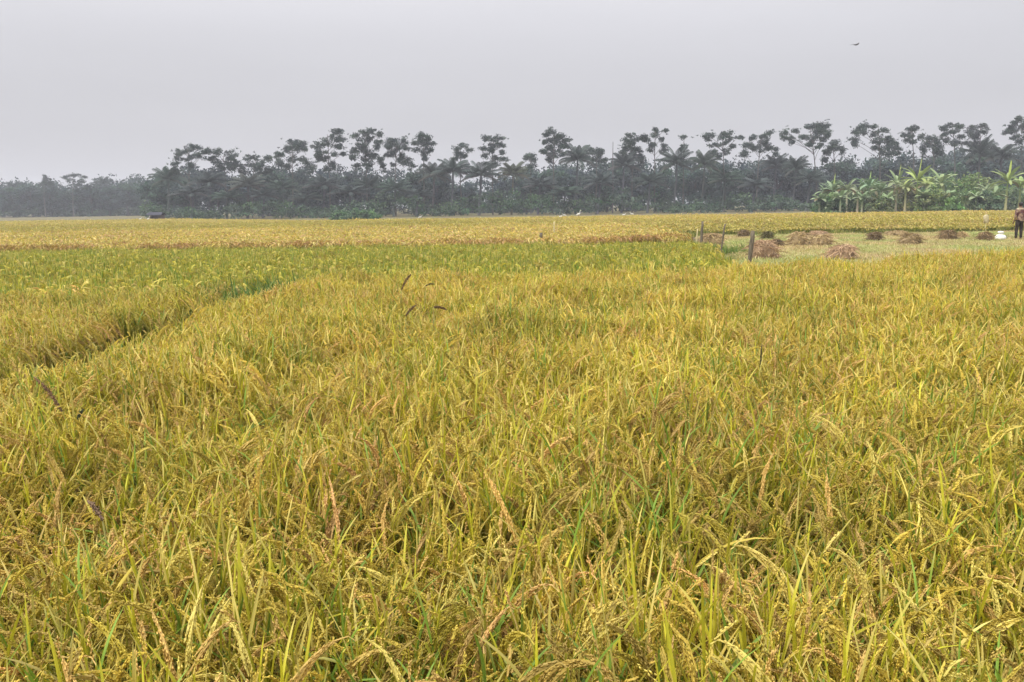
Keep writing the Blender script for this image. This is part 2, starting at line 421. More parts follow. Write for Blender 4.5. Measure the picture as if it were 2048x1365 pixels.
# --- the golden field that reaches to the wood
def in_far(x, y):
    front = np.where(x < 6.6, 27.9 + .25 * np.sin(x * .7) + np.maximum(0, x - 2) * .5, 45.5)
    return (y > front) & (y < 75 + 1.2 * np.sin(x * .08) + np.clip(-x - 18, 0, 22))
Xa, Ya = grid_points(-30, 9, 27.5, 33, .33, .33, .28, in_far)
X, Y = grid_points(-74, 64, 32.9, 100, .72, .72, .28, in_far)
n1 = len(Xa); X = np.concatenate([Xa, X]); Y = np.concatenate([Ya, Y]); n = len(X); near = np.arange(n) < n1
gre = .06 + .08 * n_big(X / 4, Y / 2) + np.clip((Y - 44) / 8, 0, 1) * (.22 + .42 * np.clip((8 - X) / 14, 0, 1)) * (1 - .5 * np.clip((Y - 58) / 10, 0, 1))
gre = gre + (X > 7) * np.clip((60 - Y) / 14, 0, 1) * .55
gre = np.clip(gre, 0, .9)
idx = np.where(near, G2, G3) + np.where(gre > .35, 4, 0) + rs.randint(0, 4, n)
hs = (.84 + .035 * rs.normal(size=n)) * np.where(X > 6.6, np.clip(.5 + (Y - 45.2) / 6, .5, 1), 1)
sc = np.stack([hs * 0 + 1.02, hs * 0 + 1.02, hs], 1)
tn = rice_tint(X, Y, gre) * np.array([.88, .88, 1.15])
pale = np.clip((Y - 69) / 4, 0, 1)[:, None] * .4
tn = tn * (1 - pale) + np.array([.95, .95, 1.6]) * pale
edge = (near & (Y < 29.3 + np.maximum(0, X - 2) * .5) & (n_mid(X / 2, Y) > -.2))[:, None]      # outer rows: brown stems plus a shadow line painted into the tint
tn = np.where(edge, tn * np.array([.76, .64, .66]), tn)
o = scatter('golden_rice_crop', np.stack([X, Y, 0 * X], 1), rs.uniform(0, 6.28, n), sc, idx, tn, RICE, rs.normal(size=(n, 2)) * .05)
tag(o, 'distant band of golden rice crop reaching to the foot of the wood', 'rice', kind='stuff')

# --- grass on the banks, stubble on the harvested plot
segs = [((-4.4, 11.3), (-3.0, 13.9), .26, 110, 0, 1.75), ((-4.05, 2.5), (-4.05, 11.4), .22, 160, 0, .95), ((-3.2, 13.8), (0, 13.0), .12, 70, 0, .6), ((0, 13.0), (4.0, 13.9), .12, 90, 0, .6),
        ((3.9, 14.5), (6.3, 26.6), .35, 120, 0, .75), ((5.5, 27.2), (8.0, 29.5), .6, 60, 0, 1.0),
        ((7.0, 45.0), (34, 46.0), .5, 300, 8, .6), ((7.0, 29.5), (7.6, 44.8), .6, 140, 8, .55), ((22, 36), (30, 40), 1.3, 130, 0, .5), ((-24, 27.2), (6, 27.1), .2, 60, 0, .9)]
PP, SS, II, TT = [], [], [], []
for (a, b, w, cnt, i0, s) in segs:
    t = rs.uniform(size=cnt); p = np.array(a)[None] * (1 - t[:, None]) + np.array(b)[None] * t[:, None] + rs.normal(size=(cnt, 2)) * w
    PP.append(np.concatenate([p, np.zeros((cnt, 1))], 1)); s_ = s * rs.uniform(.6, 1.25, cnt); SS.append(np.stack([s_, s_, s_], 1)); II.append(i0 + rs.randint(0, 4, cnt))
    TT.append(np.ones((cnt, 3)) * rs.uniform(.75, 1.25, (cnt, 1)))
o = scatter('grass', np.concatenate(PP), rs.uniform(0, 6.28, sum(map(len, PP))), np.concatenate(SS), np.concatenate(II), np.concatenate(TT), GRASS)
tag(o, 'dark green grass on the low banks between the fields', 'grass', kind='stuff')

def in_plot(x, y): return (x > 4.6 + .19 * (y - 14)) & (y > far_edge(x) + .4) & (y < 45) & (x > 4)
X, Y = grid_points(4, 36, 14.5, 45, .36, .36, .4, in_plot); n = len(X)
gre = np.clip(.38 + .35 * n_big(X / 1.2, Y / 1.5) , 0, 1)
o = scatter('stubble', np.stack([X, Y, 0 * X], 1), rs.uniform(0, 6.28, n), np.ones((n, 3)) * rs.uniform(.7, 1.3, (n, 1)), 4 + rs.randint(0, 4, n),
            mixc(np.array([1.0, .95, .95]), np.array([.75, .98, .7]), gre) * rs.uniform(.85, 1.15, (n, 1)), GRASS)
tag(o, 'pale cut rice stubble on the harvested plot at the right', 'stubble', kind='stuff')

# ------------------------------------------------------------------ ground
gm = noise_material('field_soil', (.085, .065, .035), (.15, .12, .06), .8, c3=(.13, .14, .045), scale2=.35, bump=.4, bump_scale=12)
g = MB(); xs = np.concatenate([[-600], np.linspace(-60, 60, 61), [600]]); ys = np.concatenate([[-50], np.linspace(-4, 100, 53), [220, 640]])
GX, GY = np.meshgrid(xs, ys); nz = Noise(8, 9); GZ = -.02 + .012 * nz(GX, GY) - .004
g.grid(np.stack([GX, GY, GZ], 2), (.1, .08, .05)); o = g.build('ground', gm); tag(o, kind='structure')
# harvested plot: a lighter sheet of straw litter just above the soil
pm = noise_material('straw_litter', (.36, .285, .155), (.47, .385, .23), 2.2, c3=(.27, .27, .10), scale2=.30, bump=.5, bump_scale=25)
g = MB(); ys = np.linspace(15, 45, 31); V = []
for y in ys:
    x0 = 4.9 + .19 * (y - 14)
    V.append([[x0 + (38 - x0) * t, max(y, 13.9 + max(0, x0 + (38 - x0) * t - 3.6) * .42), .014 + .012 * nz(x0 + 30 * t, y)] for t in np.linspace(0, 1, 34)])
g.grid(np.array(V), (.3, .25, .15)); o = g.build('harvested_ground', pm); tag(o, kind='structure')

# ------------------------------------------------------------------ trees
LEAFC = np.array([[.036, .060, .044], [.029, .051, .041], [.046, .070, .050], [.036, .050, .046]])
PATCH = np.array([[1, 1, 1], [.86, 1.06, .92], [1.12, 1.0, 1.2], [.9, .95, 1.12], [1.18, 1.22, 1.0]])
def clump(m, c, rx, ry, rz, n, size, r, flat=.35, cols=LEAFC):
    p = r.normal(size=(n, 3)); p /= np.linalg.norm(p, axis=1)[:, None]; p *= (r.uniform(size=(n, 1)) ** .5) * (1 + .18 * np.abs(r.normal(size=(n, 1))))
    P = np.array(c) + p * np.array([rx, ry, rz]) * 1.05
    C = cols[r.randint(len(cols), size=n)] * r.uniform(.7, 1.35, (n, 1)) * (PATCH[r.randint(5)] * r.uniform(.7, 1.35))
    m.leaves(P, size * r.uniform(.6, 1.3, n), C, r, flat)

def limb(m, a, b, ra, rb, r, sag=.0, C=(.07, .06, .05), k=5, n=5, wob=.06):
    a = np.array(a, float); b = np.array(b, float); t = np.linspace(0, 1, n)[:, None]
    L = np.linalg.norm(b - a); P = a * (1 - t) + b * t + r.normal(size=(n, 3)) * wob * L * .25 * np.sin(t * math.pi) + np.array([0, 0, sag]) * L * np.sin(t * math.pi)
    m.tube(P, np.linspace(ra, rb, n), np.array(C), k)

TREES = {}
def airy_tree(key, name, D, bx, clumps, label, tint=(1, 1, 1), seed=0):
    """a tall open tree: bx is where its trunk stands, clumps are the leaf pads seen in the photo (px, radii in px) - each gets a depth of its own"""
    r = np.random.RandomState(seed + 900); s = D / (F * math.cos(PITCH)) * 1.0
    base = at_depth(bx, 430, D); base[2] = 0
    t = thing(name, base, label, 'tree', 'tall airy trees along the skyline')
    cr, tr = MB(), MB()
    cs = []
    wid = max(c[0] + c[2] for c in clumps) - min(c[0] - c[2] for c in clumps)
    for (x, y, rx, ry) in clumps:
        dd = r.uniform(-.28, .28) * wid * s
        c = at_depth(x, y, D + dd) - base; cs.append((c, rx * s, ry * s))
        ns = max(4, int(9.5 * (rx * s) * max(ry * s, .3)  + 3))
        for q in range(ns):
            p = r.normal(size=3); p *= r.uniform(0, 1) ** .45 / np.linalg.norm(p)
            t_ = r.uniform(.28, .58)
            clump(cr, c + p * np.array([rx * s, rx * s * .9, max(ry * s * 1.12, .3)]), t_ * 1.2, t_ * 1.1, t_ * .78, int(34 + 66 * t_), .145, r, .25)
        for q in range(4):      # small outliers keep the outline uneven
            o_ = c + r.normal(size=3) * np.array([rx * s, rx * s, ry * s]) * .9
            clump(cr, o_, .26, .26, .16, 10, .13, r, .3)
    zt = max(c[0][2] for c in cs); zb = min(c[0][2] for c in cs)
    cx = np.mean([c[0][0] for c in cs])
    H = zt - .3
    fork = zb * .75 + .25 * zt if zb < zt * .8 else zb * .92
    n = 8; u = np.linspace(0, 1, n)[:, None]
    P = np.concatenate([cx * u ** 2 * .8 + r.normal(size=(n, 1)) * .05, r.normal(size=(n, 1)) * .05, u * H], 1); P[0, :2] = 0
    tr.tube(P, np.linspace(.14, .045, n), np.array((.11, .10, .09)), 7)
    for (c, rx, rz) in cs:
        h = np.clip(c[2] - np.hypot(c[0] - cx, c[1]) * .7 - .3, zb * .55, H); i = h / H
        a = np.array([np.interp(i, u[:, 0], P[:, 0]), np.interp(i, u[:, 0], P[:, 1]), h])
        limb(tr, a, c, .045, .02, r, .05, (.10, .09, .08))
    o = cr.build('crown', M_leaf, t); o.color = (*tint, 1)
    o = tr.build('trunk', M_bark, t); o.color = (*tint, 1)
    TREES[key] = t
    return t

S4 = lambda ox, pts, sc=4.876, oy=220: [(ox + u / sc, oy + v / sc, rx, ry) for (u, v, rx, ry) in pts]
A = airy_tree
A('a', 'airy_tree', 150, 384, S4(300, [(440,370,16,6),(330,400,14,7),(270,440,6,9),(440,455,18,6),(540,420,12,4),(575,395,5,4),(235,525,11,3),(400,540,12,6),(240,580,8,8),(350,480,7,3)]), 'flat layered tree with a ring-shaped gap, tallest at the left end of the dark wood', seed=1)
A('b', 'airy_tree', 152, 455, S4(300, [(660,425,7,8),(790,440,15,9),(640,500,11,8),(780,510,13,7),(680,560,11,7),(590,470,5,4),(800,560,9,7),(840,520,7,9)]), 'short bushy tree right of the flat layered tree with a ring-shaped gap', seed=2)
A('c', 'airy_tree', 155, 505, S4(300, [(990,470,18,6),(1150,470,9,5),(1040,520,18,6),(900,560,10,14),(1140,600,16,10),(1070,560,10,6)]), 'low flat-topped tree with a bright sky hole under its crown', seed=3)
A('d', 'airy_tree', 153, 588, S4(300, [(1380,310,10,6),(1460,340,12,9),(1340,380,9,7),(1270,440,10,8),(1400,395,12,7),(1500,380,6,7),(1400,490,11,7),(1260,520,13,6),(1500,480,9,4),(1530,520,7,4),(1340,560,8,6)]), 'round open tree left of the tallest square-topped tree', seed=4)
A('e', 'airy_tree', 150, 662, S4(300, [(1800,215,15,7),(1790,275,19,6),(1860,290,9,4),(1830,360,16,5),(1640,350,13,7),(1720,335,9,8),(1680,420,14,6),(1800,430,7,3),(1700,490,12,6),(1880,425,4,4),(1640,465,9,6),(1790,550,9,7),(1730,570,9,8),(1570,580,9,10)]), 'tall open tree with a dark square top and dotted lower leaf pads', seed=5)
A('f', 'airy_tree', 150, 735, S4(700, [(180,215,20,7),(60,270,9,6),(290,235,6,5),(160,290,20,8),(270,340,11,9),(110,340,10,8),(40,390,8,6),(150,400,13,8),(40,460,8,8),(170,470,15,8),(290,480,8,7),(180,540,13,6),(320,560,9,9),(60,540,7,9),(235,430,6,6)]), 'broadest dense tall tree with a wide flat head', seed=6)
A('g', 'airy_tree', 152, 792, S4(700, [(420,300,15,7),(520,320,8,10),(380,360,10,7),(460,360,12,7),(550,375,6,4),(380,430,9,6),(430,425,7,5),(500,465,8,8),(520,500,10,7),(580,530,10,10),(415,545,3,4)]), 'mushroom-headed tree between the broadest tree and the ball-shaped one', seed=7)
A('h', 'airy_tree', 150, 849, S4(700, [(690,248,10,6),(760,270,9,6),(720,300,14,6),(640,325,6,4),(790,330,6,6),(745,340,10,6),(660,385,5,3),(790,380,5,4),(735,400,7,5),(730,440,5,4),(730,480,3,3)]), 'lone ball-shaped tree crown standing clear against the sky on a thin trunk', seed=8)
A('i', 'airy_tree', 150, 922, S4(700, [(1100,352,11,5),(1050,372,6,3),(1165,400,6,3),(1060,430,10,5),(1115,440,6,4),(1000,500,7,4),(1030,470,5,3)]), 'small thin umbrella-topped tree above the coconut fronds', seed=9)
A('j', 'airy_tree', 150, 986, S4(700, [(1330,280,8,6),(1450,275,11,4),(1400,310,13,6),(1490,338,8,4),(1300,380,8,4),(1400,362,13,5),(1490,410,7,4),(1320,445,8,4),(1430,470,6,4),(1510,480,6,3),(1320,525,7,3),(1410,525,6,4),(1375,570,7,5),(1380,400,8,6)]), 'tiered tree of separate leaf pads right of the small umbrella-topped tree', seed=10)
A('k', 'airy_tree', 150, 1107, S4(1050, [(260,210,10,6),(330,250,10,6),(210,250,9,6),(190,320,9,6),(300,300,14,8),(410,290,8,6),(250,360,9,8),(350,370,8,9),(400,345,6,9),(180,410,9,4),(270,430,13,7),(240,480,7,6),(360,440,8,5)]), 'full rounded tall tree standing alone near the middle of the skyline', seed=11)
A('l', 'airy_tree', 156, 1062, S4(1050, [(50,450,9,4),(85,490,6,4),(20,470,6,4),(60,545,9,6)]), 'low small tree tucked left of the full rounded tall tree', seed=12)
A('m', 'airy_tree', 155, 1192, S4(1050, [(690,395,11,5),(740,405,8,6),(640,400,8,4),(720,440,7,5),(680,480,11,4),(760,500,10,5)]), 'low arched tree beside the bare pole', seed=13)
A('n', 'airy_tree', 152, 1264, S4(1050, [(1040,250,8,4),(990,290,7,5),(1030,310,9,5),(1080,290,5,3),(980,350,7,6),(1050,360,10,5),(1000,390,9,4),(1090,390,6,4),(1110,440,7,10),(1060,420,8,8),(955,445,12,8),(1130,500,9,8)]), 'narrow tree leaning right just beyond the bare pole', seed=14)
A('o', 'airy_tree', 150, 1308, S4(1050, [(1280,200,6,5),(1360,203,6,3),(1270,250,7,4),(1170,255,6,4),(1140,285,5,3),(1190,290,5,3),(1330,285,5,4),(1230,350,9,3),(1220,395,4,3),(1350,355,4,3),(1355,400,6,4),(1250,330,4,3)]), 'sparse see-through tree of a dozen scattered tufts', seed=15)
A('p', 'airy_tree', 150, 1366, S4(1050, [(1550,268,7,2.6),(1545,355,5,3),(1535,395,4,2.5)]), 'nearly bare tree with only three tiny tufts', seed=16)
A('q', 'airy_tree', 150, 1448, S4(1380, [(220,310,12,6),(200,350,7,4),(450,300,15,5),(430,350,13,5),(580,340,7,3),(290,430,12,5),(440,410,9,5),(500,440,5,3),(430,500,6,5),(350,560,4,3),(280,510,4,3)], 6.024), 'spreading tree with a separate dark tuft on its left, right of the nearly bare tree', seed=17)
A('r', 'airy_tree', 152, 1512, S4(1380, [(940,280,9,4),(890,320,11,5),(770,340,9,4),(690,410,11,6),(900,390,11,6),(720,460,13,6),(830,470,11,6),(930,460,10,6),(1020,480,6,3),(1040,530,2,5),(650,540,9,7)], 6.024), 'wedge-shaped tree sloping up to the right', seed=18)
A('s', 'airy_tree', 150, 1632, S4(1380, [(1540,190,10,5),(1620,210,8,6),(1450,210,9,5),(1560,250,13,7),(1640,290,9,7),(1530,310,11,6),(1130,270,6,5),(1260,260,8,4),(1120,330,8,4),(1220,340,12,4),(1350,330,12,3),(1450,370,11,5),(1240,400,5,3),(1590,360,10,5),(1450,420,8,4),(1570,440,8,5)], 6.024), 'wide tree with a long side branch reaching left over open sky', seed=19)
A('t', 'airy_tree', 153, 1668, S4(1380, [(1740,410,9,5),(1660,470,9,6),(1780,470,9,5),(1640,520,8,6),(1840,490,3,10),(1620,590,6,6),(1720,440,8,6)], 6.024), 'small drooping tree under the wide tree with a long side branch', seed=20)
A('u', 'airy_tree', 150, 1758, S4(1700, [(190,180,8,5),(110,210,7,5),(270,195,5,3),(70,270,8,6),(170,260,6,5),(380,260,9,5),(290,290,9,6),(40,350,8,6),(400,330,11,7),(320,370,9,6),(500,370,10,6),(60,410,7,4),(420,420,15,8),(540,430,11,7),(330,450,9,6),(580,490,11,7),(430,500,18,9)], 5.885), 'largest spreading tree, crown sloping down to the right, left of the bananas', seed=21)
A('v', 'airy_tree', 150, 1824, S4(1700, [(770,215,9,5),(700,250,8,6),(640,300,7,4),(720,320,6,5),(740,380,7,3),(680,350,6,3)], 5.885), 'thin slanting tree crown alone above the tallest banana', seed=22)
A('w', 'airy_tree', 152, 1862, S4(1700, [(840,320,6,4),(960,330,10,5),(920,380,9,6),(1010,380,8,6),(880,450,7,5),(1000,440,10,7),(860,520,5,6),(1050,500,11,10)], 5.885), 'dark knobbly tree right of the thin slanting crown', seed=23)
A('x', 'airy_tree', 150, 1906, S4(1700, [(1180,190,9,5),(1290,200,9,5),(1090,240,8,6),(1200,260,10,5),(1110,300,7,3),(1110,350,8,5),(1310,320,5,4),(1240,400,11,6),(1350,390,6,3)], 5.885), 'tall double-headed tree right of the dark knobbly tree', seed=24)
A('y', 'airy_tree', 151, 1953, S4(1700, [(1560,190,8,3),(1440,220,10,4),(1410,270,9,5),(1500,270,8,5),(1590,250,5,3),(1480,310,8,3),(1480,370,4,5),(1600,440,12,4),(1500,440,8,4),(1560,390,4,3)], 5.885), 'fan-shaped brownish tree crown right of the double-headed tree', tint=(1.15, .95, 1.05), seed=25)
A('z', 'airy_tree', 148, 2036, S4(1700, [(1980,110,9,5),(1940,160,7,4),(1880,210,7,5),(2030,200,5,4),(1840,270,6,4),(1920,250,7,6),(1940,320,8,4),(2000,370,8,4),(2080,150,9,5),(2100,260,9,5),(2080,330,8,5)], 5.885), 'highest tree at the right end of the skyline', seed=26)
A('fa', 'airy_tree', 240, 148, S4(0, [(715,640,13,3),(640,660,7,3),(820,655,7,2),(700,690,9,3),(790,700,6,4),(760,740,9,4)]), 'hazy umbrella-topped tree rising from the far left wood', seed=27)
A('fb', 'airy_tree', 240, 91, S4(0, [(435,655,5,5),(460,700,8,7),(420,720,7,6),(480,740,8,6)]), 'hazy small pointed tree left of the umbrella-topped one', seed=28)

# dense round trees that fill the wood below the tall ones: five shapes, copied
def dense_mesh(seed):
    r = np.random.RandomState(seed); cr, tr = MB(), MB()
    for k in range(40):
        p = r.normal(size=3); p /= np.linalg.norm(p); p *= r.uniform(.25, 1) ** .6
        c = np.array([p[0] * 3.1, p[1] * 2.7, 4.4 + p[2] * 3.7])
        q = r.uniform(.65, 1.2); clump(cr, c, q, q, q * .7, 105, .25, r, .2)
        if k < 9: limb(tr, (0, 0, 2.2 + k * .25), c, .07, .03, r)
    tr.tube(np.array([[0, 0, 0], [.1, 0, 2], [.05, .1, 4], [0, 0, 6.5]]), [.24, .18, .13, .05], np.array((.08, .07, .06)), 7)
    return cr.mesh('crown', M_leaf), tr.mesh('trunk', M_bark)
dense = [dense_mesh(40 + i) for i in range(5)]
n_dense = [0]
def dense_tree(x, ytop, D, label, wide=1.0, tint=(1, 1, 1), group='dense round trees in the wood'):
    top = at_depth(x, ytop, D); k = n_dense[0]; n_dense[0] += 1
    t = thing('dense_tree', (top[0], D, 0), label, 'tree', group, rz=k * 1.7)
    z = top[2] / 8.5
    for nm, me in zip(('crown', 'trunk'), dense[k % 5]):
        o = bpy.data.objects.new(nm, me); col.objects.link(o); o.parent = t; o.color = (*tint, 1)
    t.scale = (max(z, .75) * wide, max(z, .75) * wide, z)
    return t
G_, P_, N_ = (.85, 1.05, 1.0), (1.0, .98, 1.25), (.88, .95, 1.05)
for (x, y, D, lab, w, tn) in [
    (318, 352, 168, 'dark round tree at the left edge of the dark wood, beside the hut', 1.05, G_),
    (372, 348, 166, 'dense dark tree right below the flat layered tree', 1.1, N_),
    (432, 344, 164, 'dense dark tree below the short bushy tree', 1.0, P_),
    (490, 346, 166, 'dense tree below the low flat-topped tree with the sky hole', 1.1, P_),
    (548, 342, 165, 'dense green tree filling in below the round open tree', 1.05, G_),
    (606, 346, 164, 'dense dark tree left below the square-topped tree', 1.05, N_),
    (655, 345, 166, 'dense dark tree straight below the square-topped tree', 1.0, P_),
    (708, 346, 165, 'dense purple-grey tree below the left half of the broadest tall tree', 1.05, P_),
    (762, 346, 165, 'dense dark tree below the mushroom-headed tree', 1.05, N_),
    (826, 335, 162, 'dark round-shouldered tree between the mushroom-headed and ball-shaped trees', 1.0, N_),
    (872, 350, 166, 'dense brownish tree below the ball-shaped crown', 1.1, P_),
    (930, 362, 166, 'dense brownish tree behind the two big coconut palms', 1.15, P_),
    (1000, 358, 166, 'dense tree below the tiered tree of separate pads', 1.1, P_),
    (1052, 345, 165, 'dense purple-grey tree below the low small tree', 1.0, P_),
    (1105, 330, 164, 'dense green tree straight below the full rounded tall tree', 1.05, G_),
    (1160, 328, 166, 'dense dark tree right of and below the full rounded tall tree', 1.0, P_),
    (1215, 324, 166, 'dense dark tree at the foot of the bare pole', 1.0, N_),
    (1272, 328, 164, 'dense dark tree below the narrow leaning tree', 1.05, P_),
    (1330, 334, 166, 'dense green tree below the sparse see-through tree', 1.05, G_),
    (1392, 332, 165, 'dense grey-green tree below the nearly bare tree', 1.05, G_),
    (1445, 326, 164, 'dense smooth grey-green tree below the spreading tree', 1.1, G_),
    (1502, 324, 165, 'dense purple-grey tree below the wedge-shaped tree', 1.05, P_),
    (1556, 324, 164, 'dense purple-grey tree below the long side branch', 1.05, P_),
    (1606, 330, 165, 'dense dark tree left of the banana grove', .95, P_),
    (1668, 322, 163, 'dense dark tree below the small drooping tree', 1.05, N_),
    (1725, 322, 163, 'dense dark tree below the left side of the largest spreading tree', 1.1, P_),
    (1786, 316, 162, 'dense dark tree below the right side of the largest spreading tree', 1.05, N_),
    (1845, 316, 162, 'dense blue-grey tree below the dark knobbly tree', 1.05, N_),
    (1902, 306, 162, 'dense grey-green tree below the double-headed tree', 1.05, G_),
    (1956, 300, 162, 'dense grey-green tree below the fan-shaped crown', 1.05, G_),
    (2012, 298, 162, 'dense purple-grey tree left below the highest tree', 1.05, P_),
    (2072, 300, 162, 'dense tree at the right end of the wood under the highest tree', 1.1, N_)]:
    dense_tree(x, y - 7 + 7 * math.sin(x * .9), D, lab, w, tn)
for (x, y, lab, w) in [
    (-30, 368, 'hazy low tree cut by the left edge of the picture', 1.1), (20, 364, 'hazy dark round tree nearest the left edge', 1.0), (58, 360, 'hazy round tree left of the small pointed tree', .9),
    (98, 366, 'hazy tree below the small pointed tree', .9), (140, 368, 'hazy tree below the umbrella-topped tree', .95), (178, 364, 'hazy tree right of the umbrella-topped tree', .9),
    (214, 360, 'hazy tree in the middle of the far left wood beside the hazy palm', .9), (250, 358, 'hazy smooth round tree in the right half of the far left wood', 1.0), (290, 362, 'hazy tree where the far left wood meets the dark wood', 1.0)]:
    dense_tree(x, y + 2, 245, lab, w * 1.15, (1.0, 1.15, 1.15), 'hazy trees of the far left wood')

# coconut palms
def palm_mesh(seed):
    r = np.random.RandomState(seed); cr, tr = MB(), MB()
    H = 8.0; P = np.array([[0, 0, 0], [.1, 0, 2.5], [.3, .05, 5], [.4, .1, H]]); tr.tube(P, [.24, .18, .16, .15], np.array((.085, .085, .08)), 7)
    nF = 27
    for k in range(nF):
        az = k * 2.4 + r.uniform(-.2, .2); up = k / nF
        a0 = np.array([.12 + 1.35 * up + r.uniform(-.1, .1)]); L = r.uniform(3.0, 3.8)
        Pp, d = bend_lines(P[-1:].copy(), np.array([az]), a0, np.array([r.uniform(.7, 1.3)]), np.array([L]), 15, r, 1.3)
        c = np.array([.046, .064, .046]) * r.uniform(.75, 1.3) if up < .88 else np.array([.07, .068, .05])
        S = side_of(d, np.zeros(1)); cr.ribbons(Pp, S * .035, c * 1.2)
        i = np.arange(2, 15); u = i / 14.0; ln = 1.0 * np.sin(np.clip(u * 2.7, 0.35, 2.85)) * .72 + .12
        for sd in (-1, 1):
            dirv = S[0, i] * sd * .8 + d[0, i] * .5 + np.array([0, 0, -.55]); dirv /= np.linalg.norm(dirv, axis=1)[:, None]
            Q = np.stack([Pp[0, i], Pp[0, i] + dirv * ln[:, None] * .5, Pp[0, i] + dirv * ln[:, None] + np.array([0, 0, -.12])], 1)
            cr.ribbons(Q, np.repeat(d[0, i][:, None], 3, 1) * np.array([.10, .09, .015])[None, :, None], c)
    return cr.mesh('crown', M_leaf), tr.mesh('trunk', M_bark)
palms = [palm_mesh(70 + i) for i in range(4)]
for k, (x, y, D, lab, tn, sc) in enumerate([
    (906, 346, 147, 'coconut palm with drooping fronds below the small umbrella-topped tree', (.95, 1.0, 1.15), 1.15),
    (962, 352, 146, 'biggest coconut palm, fronds spread wide below the tiered tree', (.95, .98, 1.15), 1.25),
    (868, 352, 150, 'coconut palm left of the two big ones, below the ball-shaped crown', (1.1, 1.0, 1.1), 1.05),
    (1026, 350, 149, 'brown-green coconut palm right of the biggest palm', (1.35, 1.2, .8), .9),
    (1155, 322, 150, 'coconut palm with upright fronds right of the full rounded tall tree', N_, 1.0),
    (1354, 330, 149, 'tall coconut palm with raised fronds below the nearly bare tree', N_, 1.1),
    (1409, 332, 150, 'coconut palm under the dark tuft of the spreading tree', (1, 1.1, 1), .95),
    (1248, 334, 151, 'coconut palm below the narrow leaning tree', P_, .95),
    (420, 366, 149, 'coconut palm below the short bushy tree', P_, 1.1),
    (496, 372, 148, 'coconut palm with greyish fronds under the low flat-topped tree', (1.3, 1.1, 1.2), 1.15),
    (336, 360, 153, 'coconut palm at the left end of the dark wood', G_, 1.05),
    (565, 378, 149, 'low coconut palm left of the square-topped tree', G_, 1.0),
    (648, 372, 149, 'coconut palm below the square-topped tree', P_, 1.05),
    (738, 374, 150, 'coconut palm below the broadest tall tree', N_, 1.05),
    (1592, 340, 150, 'small coconut palm under the long side branch', N_, .8),
    (1552, 336, 154, 'palm with ragged fronds right of the wedge-shaped tree', P_, .9),
    (2004, 318, 148, 'coconut palm between the fan-shaped crown and the highest tree', (1, 1, 1.15), 1.1),
    (1960, 312, 150, 'coconut palm behind the right-hand bananas', N_, 1.0),
    (205, 374, 270, 'hazy coconut palm in the far left wood', N_, 1.2),
    (28, 380, 270, 'hazy coconut palm near the left edge', N_, 1.1),
    (385, 388, 147, 'low coconut palm in front of the wood, under the flat layered tree', P_, 1.1),
    (455, 396, 146, 'low coconut palm hugging the foot of the wood under the short bushy tree', G_, 1.0),
    (528, 392, 146, 'low coconut palm under the gap between the flat-topped and round open trees', P_, 1.05),
    (612, 398, 146, 'low coconut palm under the right side of the round open tree', N_, 1.0),
    (700, 386, 147, 'low coconut palm right below the tallest square-topped tree', P_, 1.1),
    (790, 380, 147, 'low coconut palm under the mushroom-headed tree', G_, 1.05),
    (836, 392, 146, 'low coconut palm under the lone ball-shaped crown', P_, 1.0),
    (1080, 372, 147, 'low coconut palm under the left side of the full rounded tall tree', P_, 1.05),
    (1130, 386, 146, 'lowest coconut palm under the full rounded tall tree', G_, 1.0),
    (1200, 368, 147, 'low coconut palm under the low arched tree', P_, 1.05),
    (1300, 366, 147, 'low coconut palm under the sparse see-through tree', N_, 1.05),
    (1450, 362, 147, 'low coconut palm under the spreading tree', G_, 1.05),
    (1510, 372, 146, 'low coconut palm under the wedge-shaped tree', P_, 1.0),
    (1620, 362, 148, 'low coconut palm just left of the bananas', N_, 1.0)]):
    c = at_depth(x, y, D); t = thing('coconut_palm', (c[0] - .4 * sc, D, 0), lab, 'palm', 'coconut palms in the wood')
    for nm, me in zip(('crown', 'trunk'), palms[k % 4]):
        o = bpy.data.objects.new(nm, me); col.objects.link(o); o.parent = t; o.color = (*tn, 1)
    t.scale = (sc, sc, c[2] / 8.0)

# the wood's unbroken back and the undergrowth along its foot
SKY = [(-200, 372), (0, 378), (100, 380), (240, 374), (300, 364), (330, 356), (380, 350), (450, 350), (560, 350), (700, 352), (800, 352), (850, 350), (905, 366), (930, 372), (1000, 364), (1040, 350), (1100, 338), (1200, 334), (1300, 336), (1400, 332), (1500, 332), (1600, 338), (1640, 348), (1680, 332), (1750, 322), (1850, 322), (1900, 316), (2000, 308), (2060, 306), (2250, 306)]
sx, sy = zip(*SKY)
r = np.random.RandomState(77); m = MB()
for k in range(1800):
    x = r.uniform(-180, 2230); far = x < 300
    D = r.uniform(178, 205) if not far else r.uniform(255, 285)
    yt = np.interp(x, sx, sy) - 5 + 6 * math.sin(x * .11) + 4 * math.sin(x * .041 + 1) ; yb = 432
    y = yt + (yb - yt) * r.uniform(0, 1) ** 1.1
    c = at_depth(x, y, D); q = r.uniform(1.0, 1.9) * (1.5 if far else 1)
    clump(m, c, q * 1.2, q, q * .9, 75, .36 * (1.3 if far else 1), r, .1)
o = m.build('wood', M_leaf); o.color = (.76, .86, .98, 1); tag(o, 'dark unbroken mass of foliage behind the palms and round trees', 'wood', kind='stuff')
m = MB(); r = np.random.RandomState(78)
UC = np.array([[.045, .075, .042], [.056, .09, .046], [.040, .065, .042], [.075, .10, .058]])
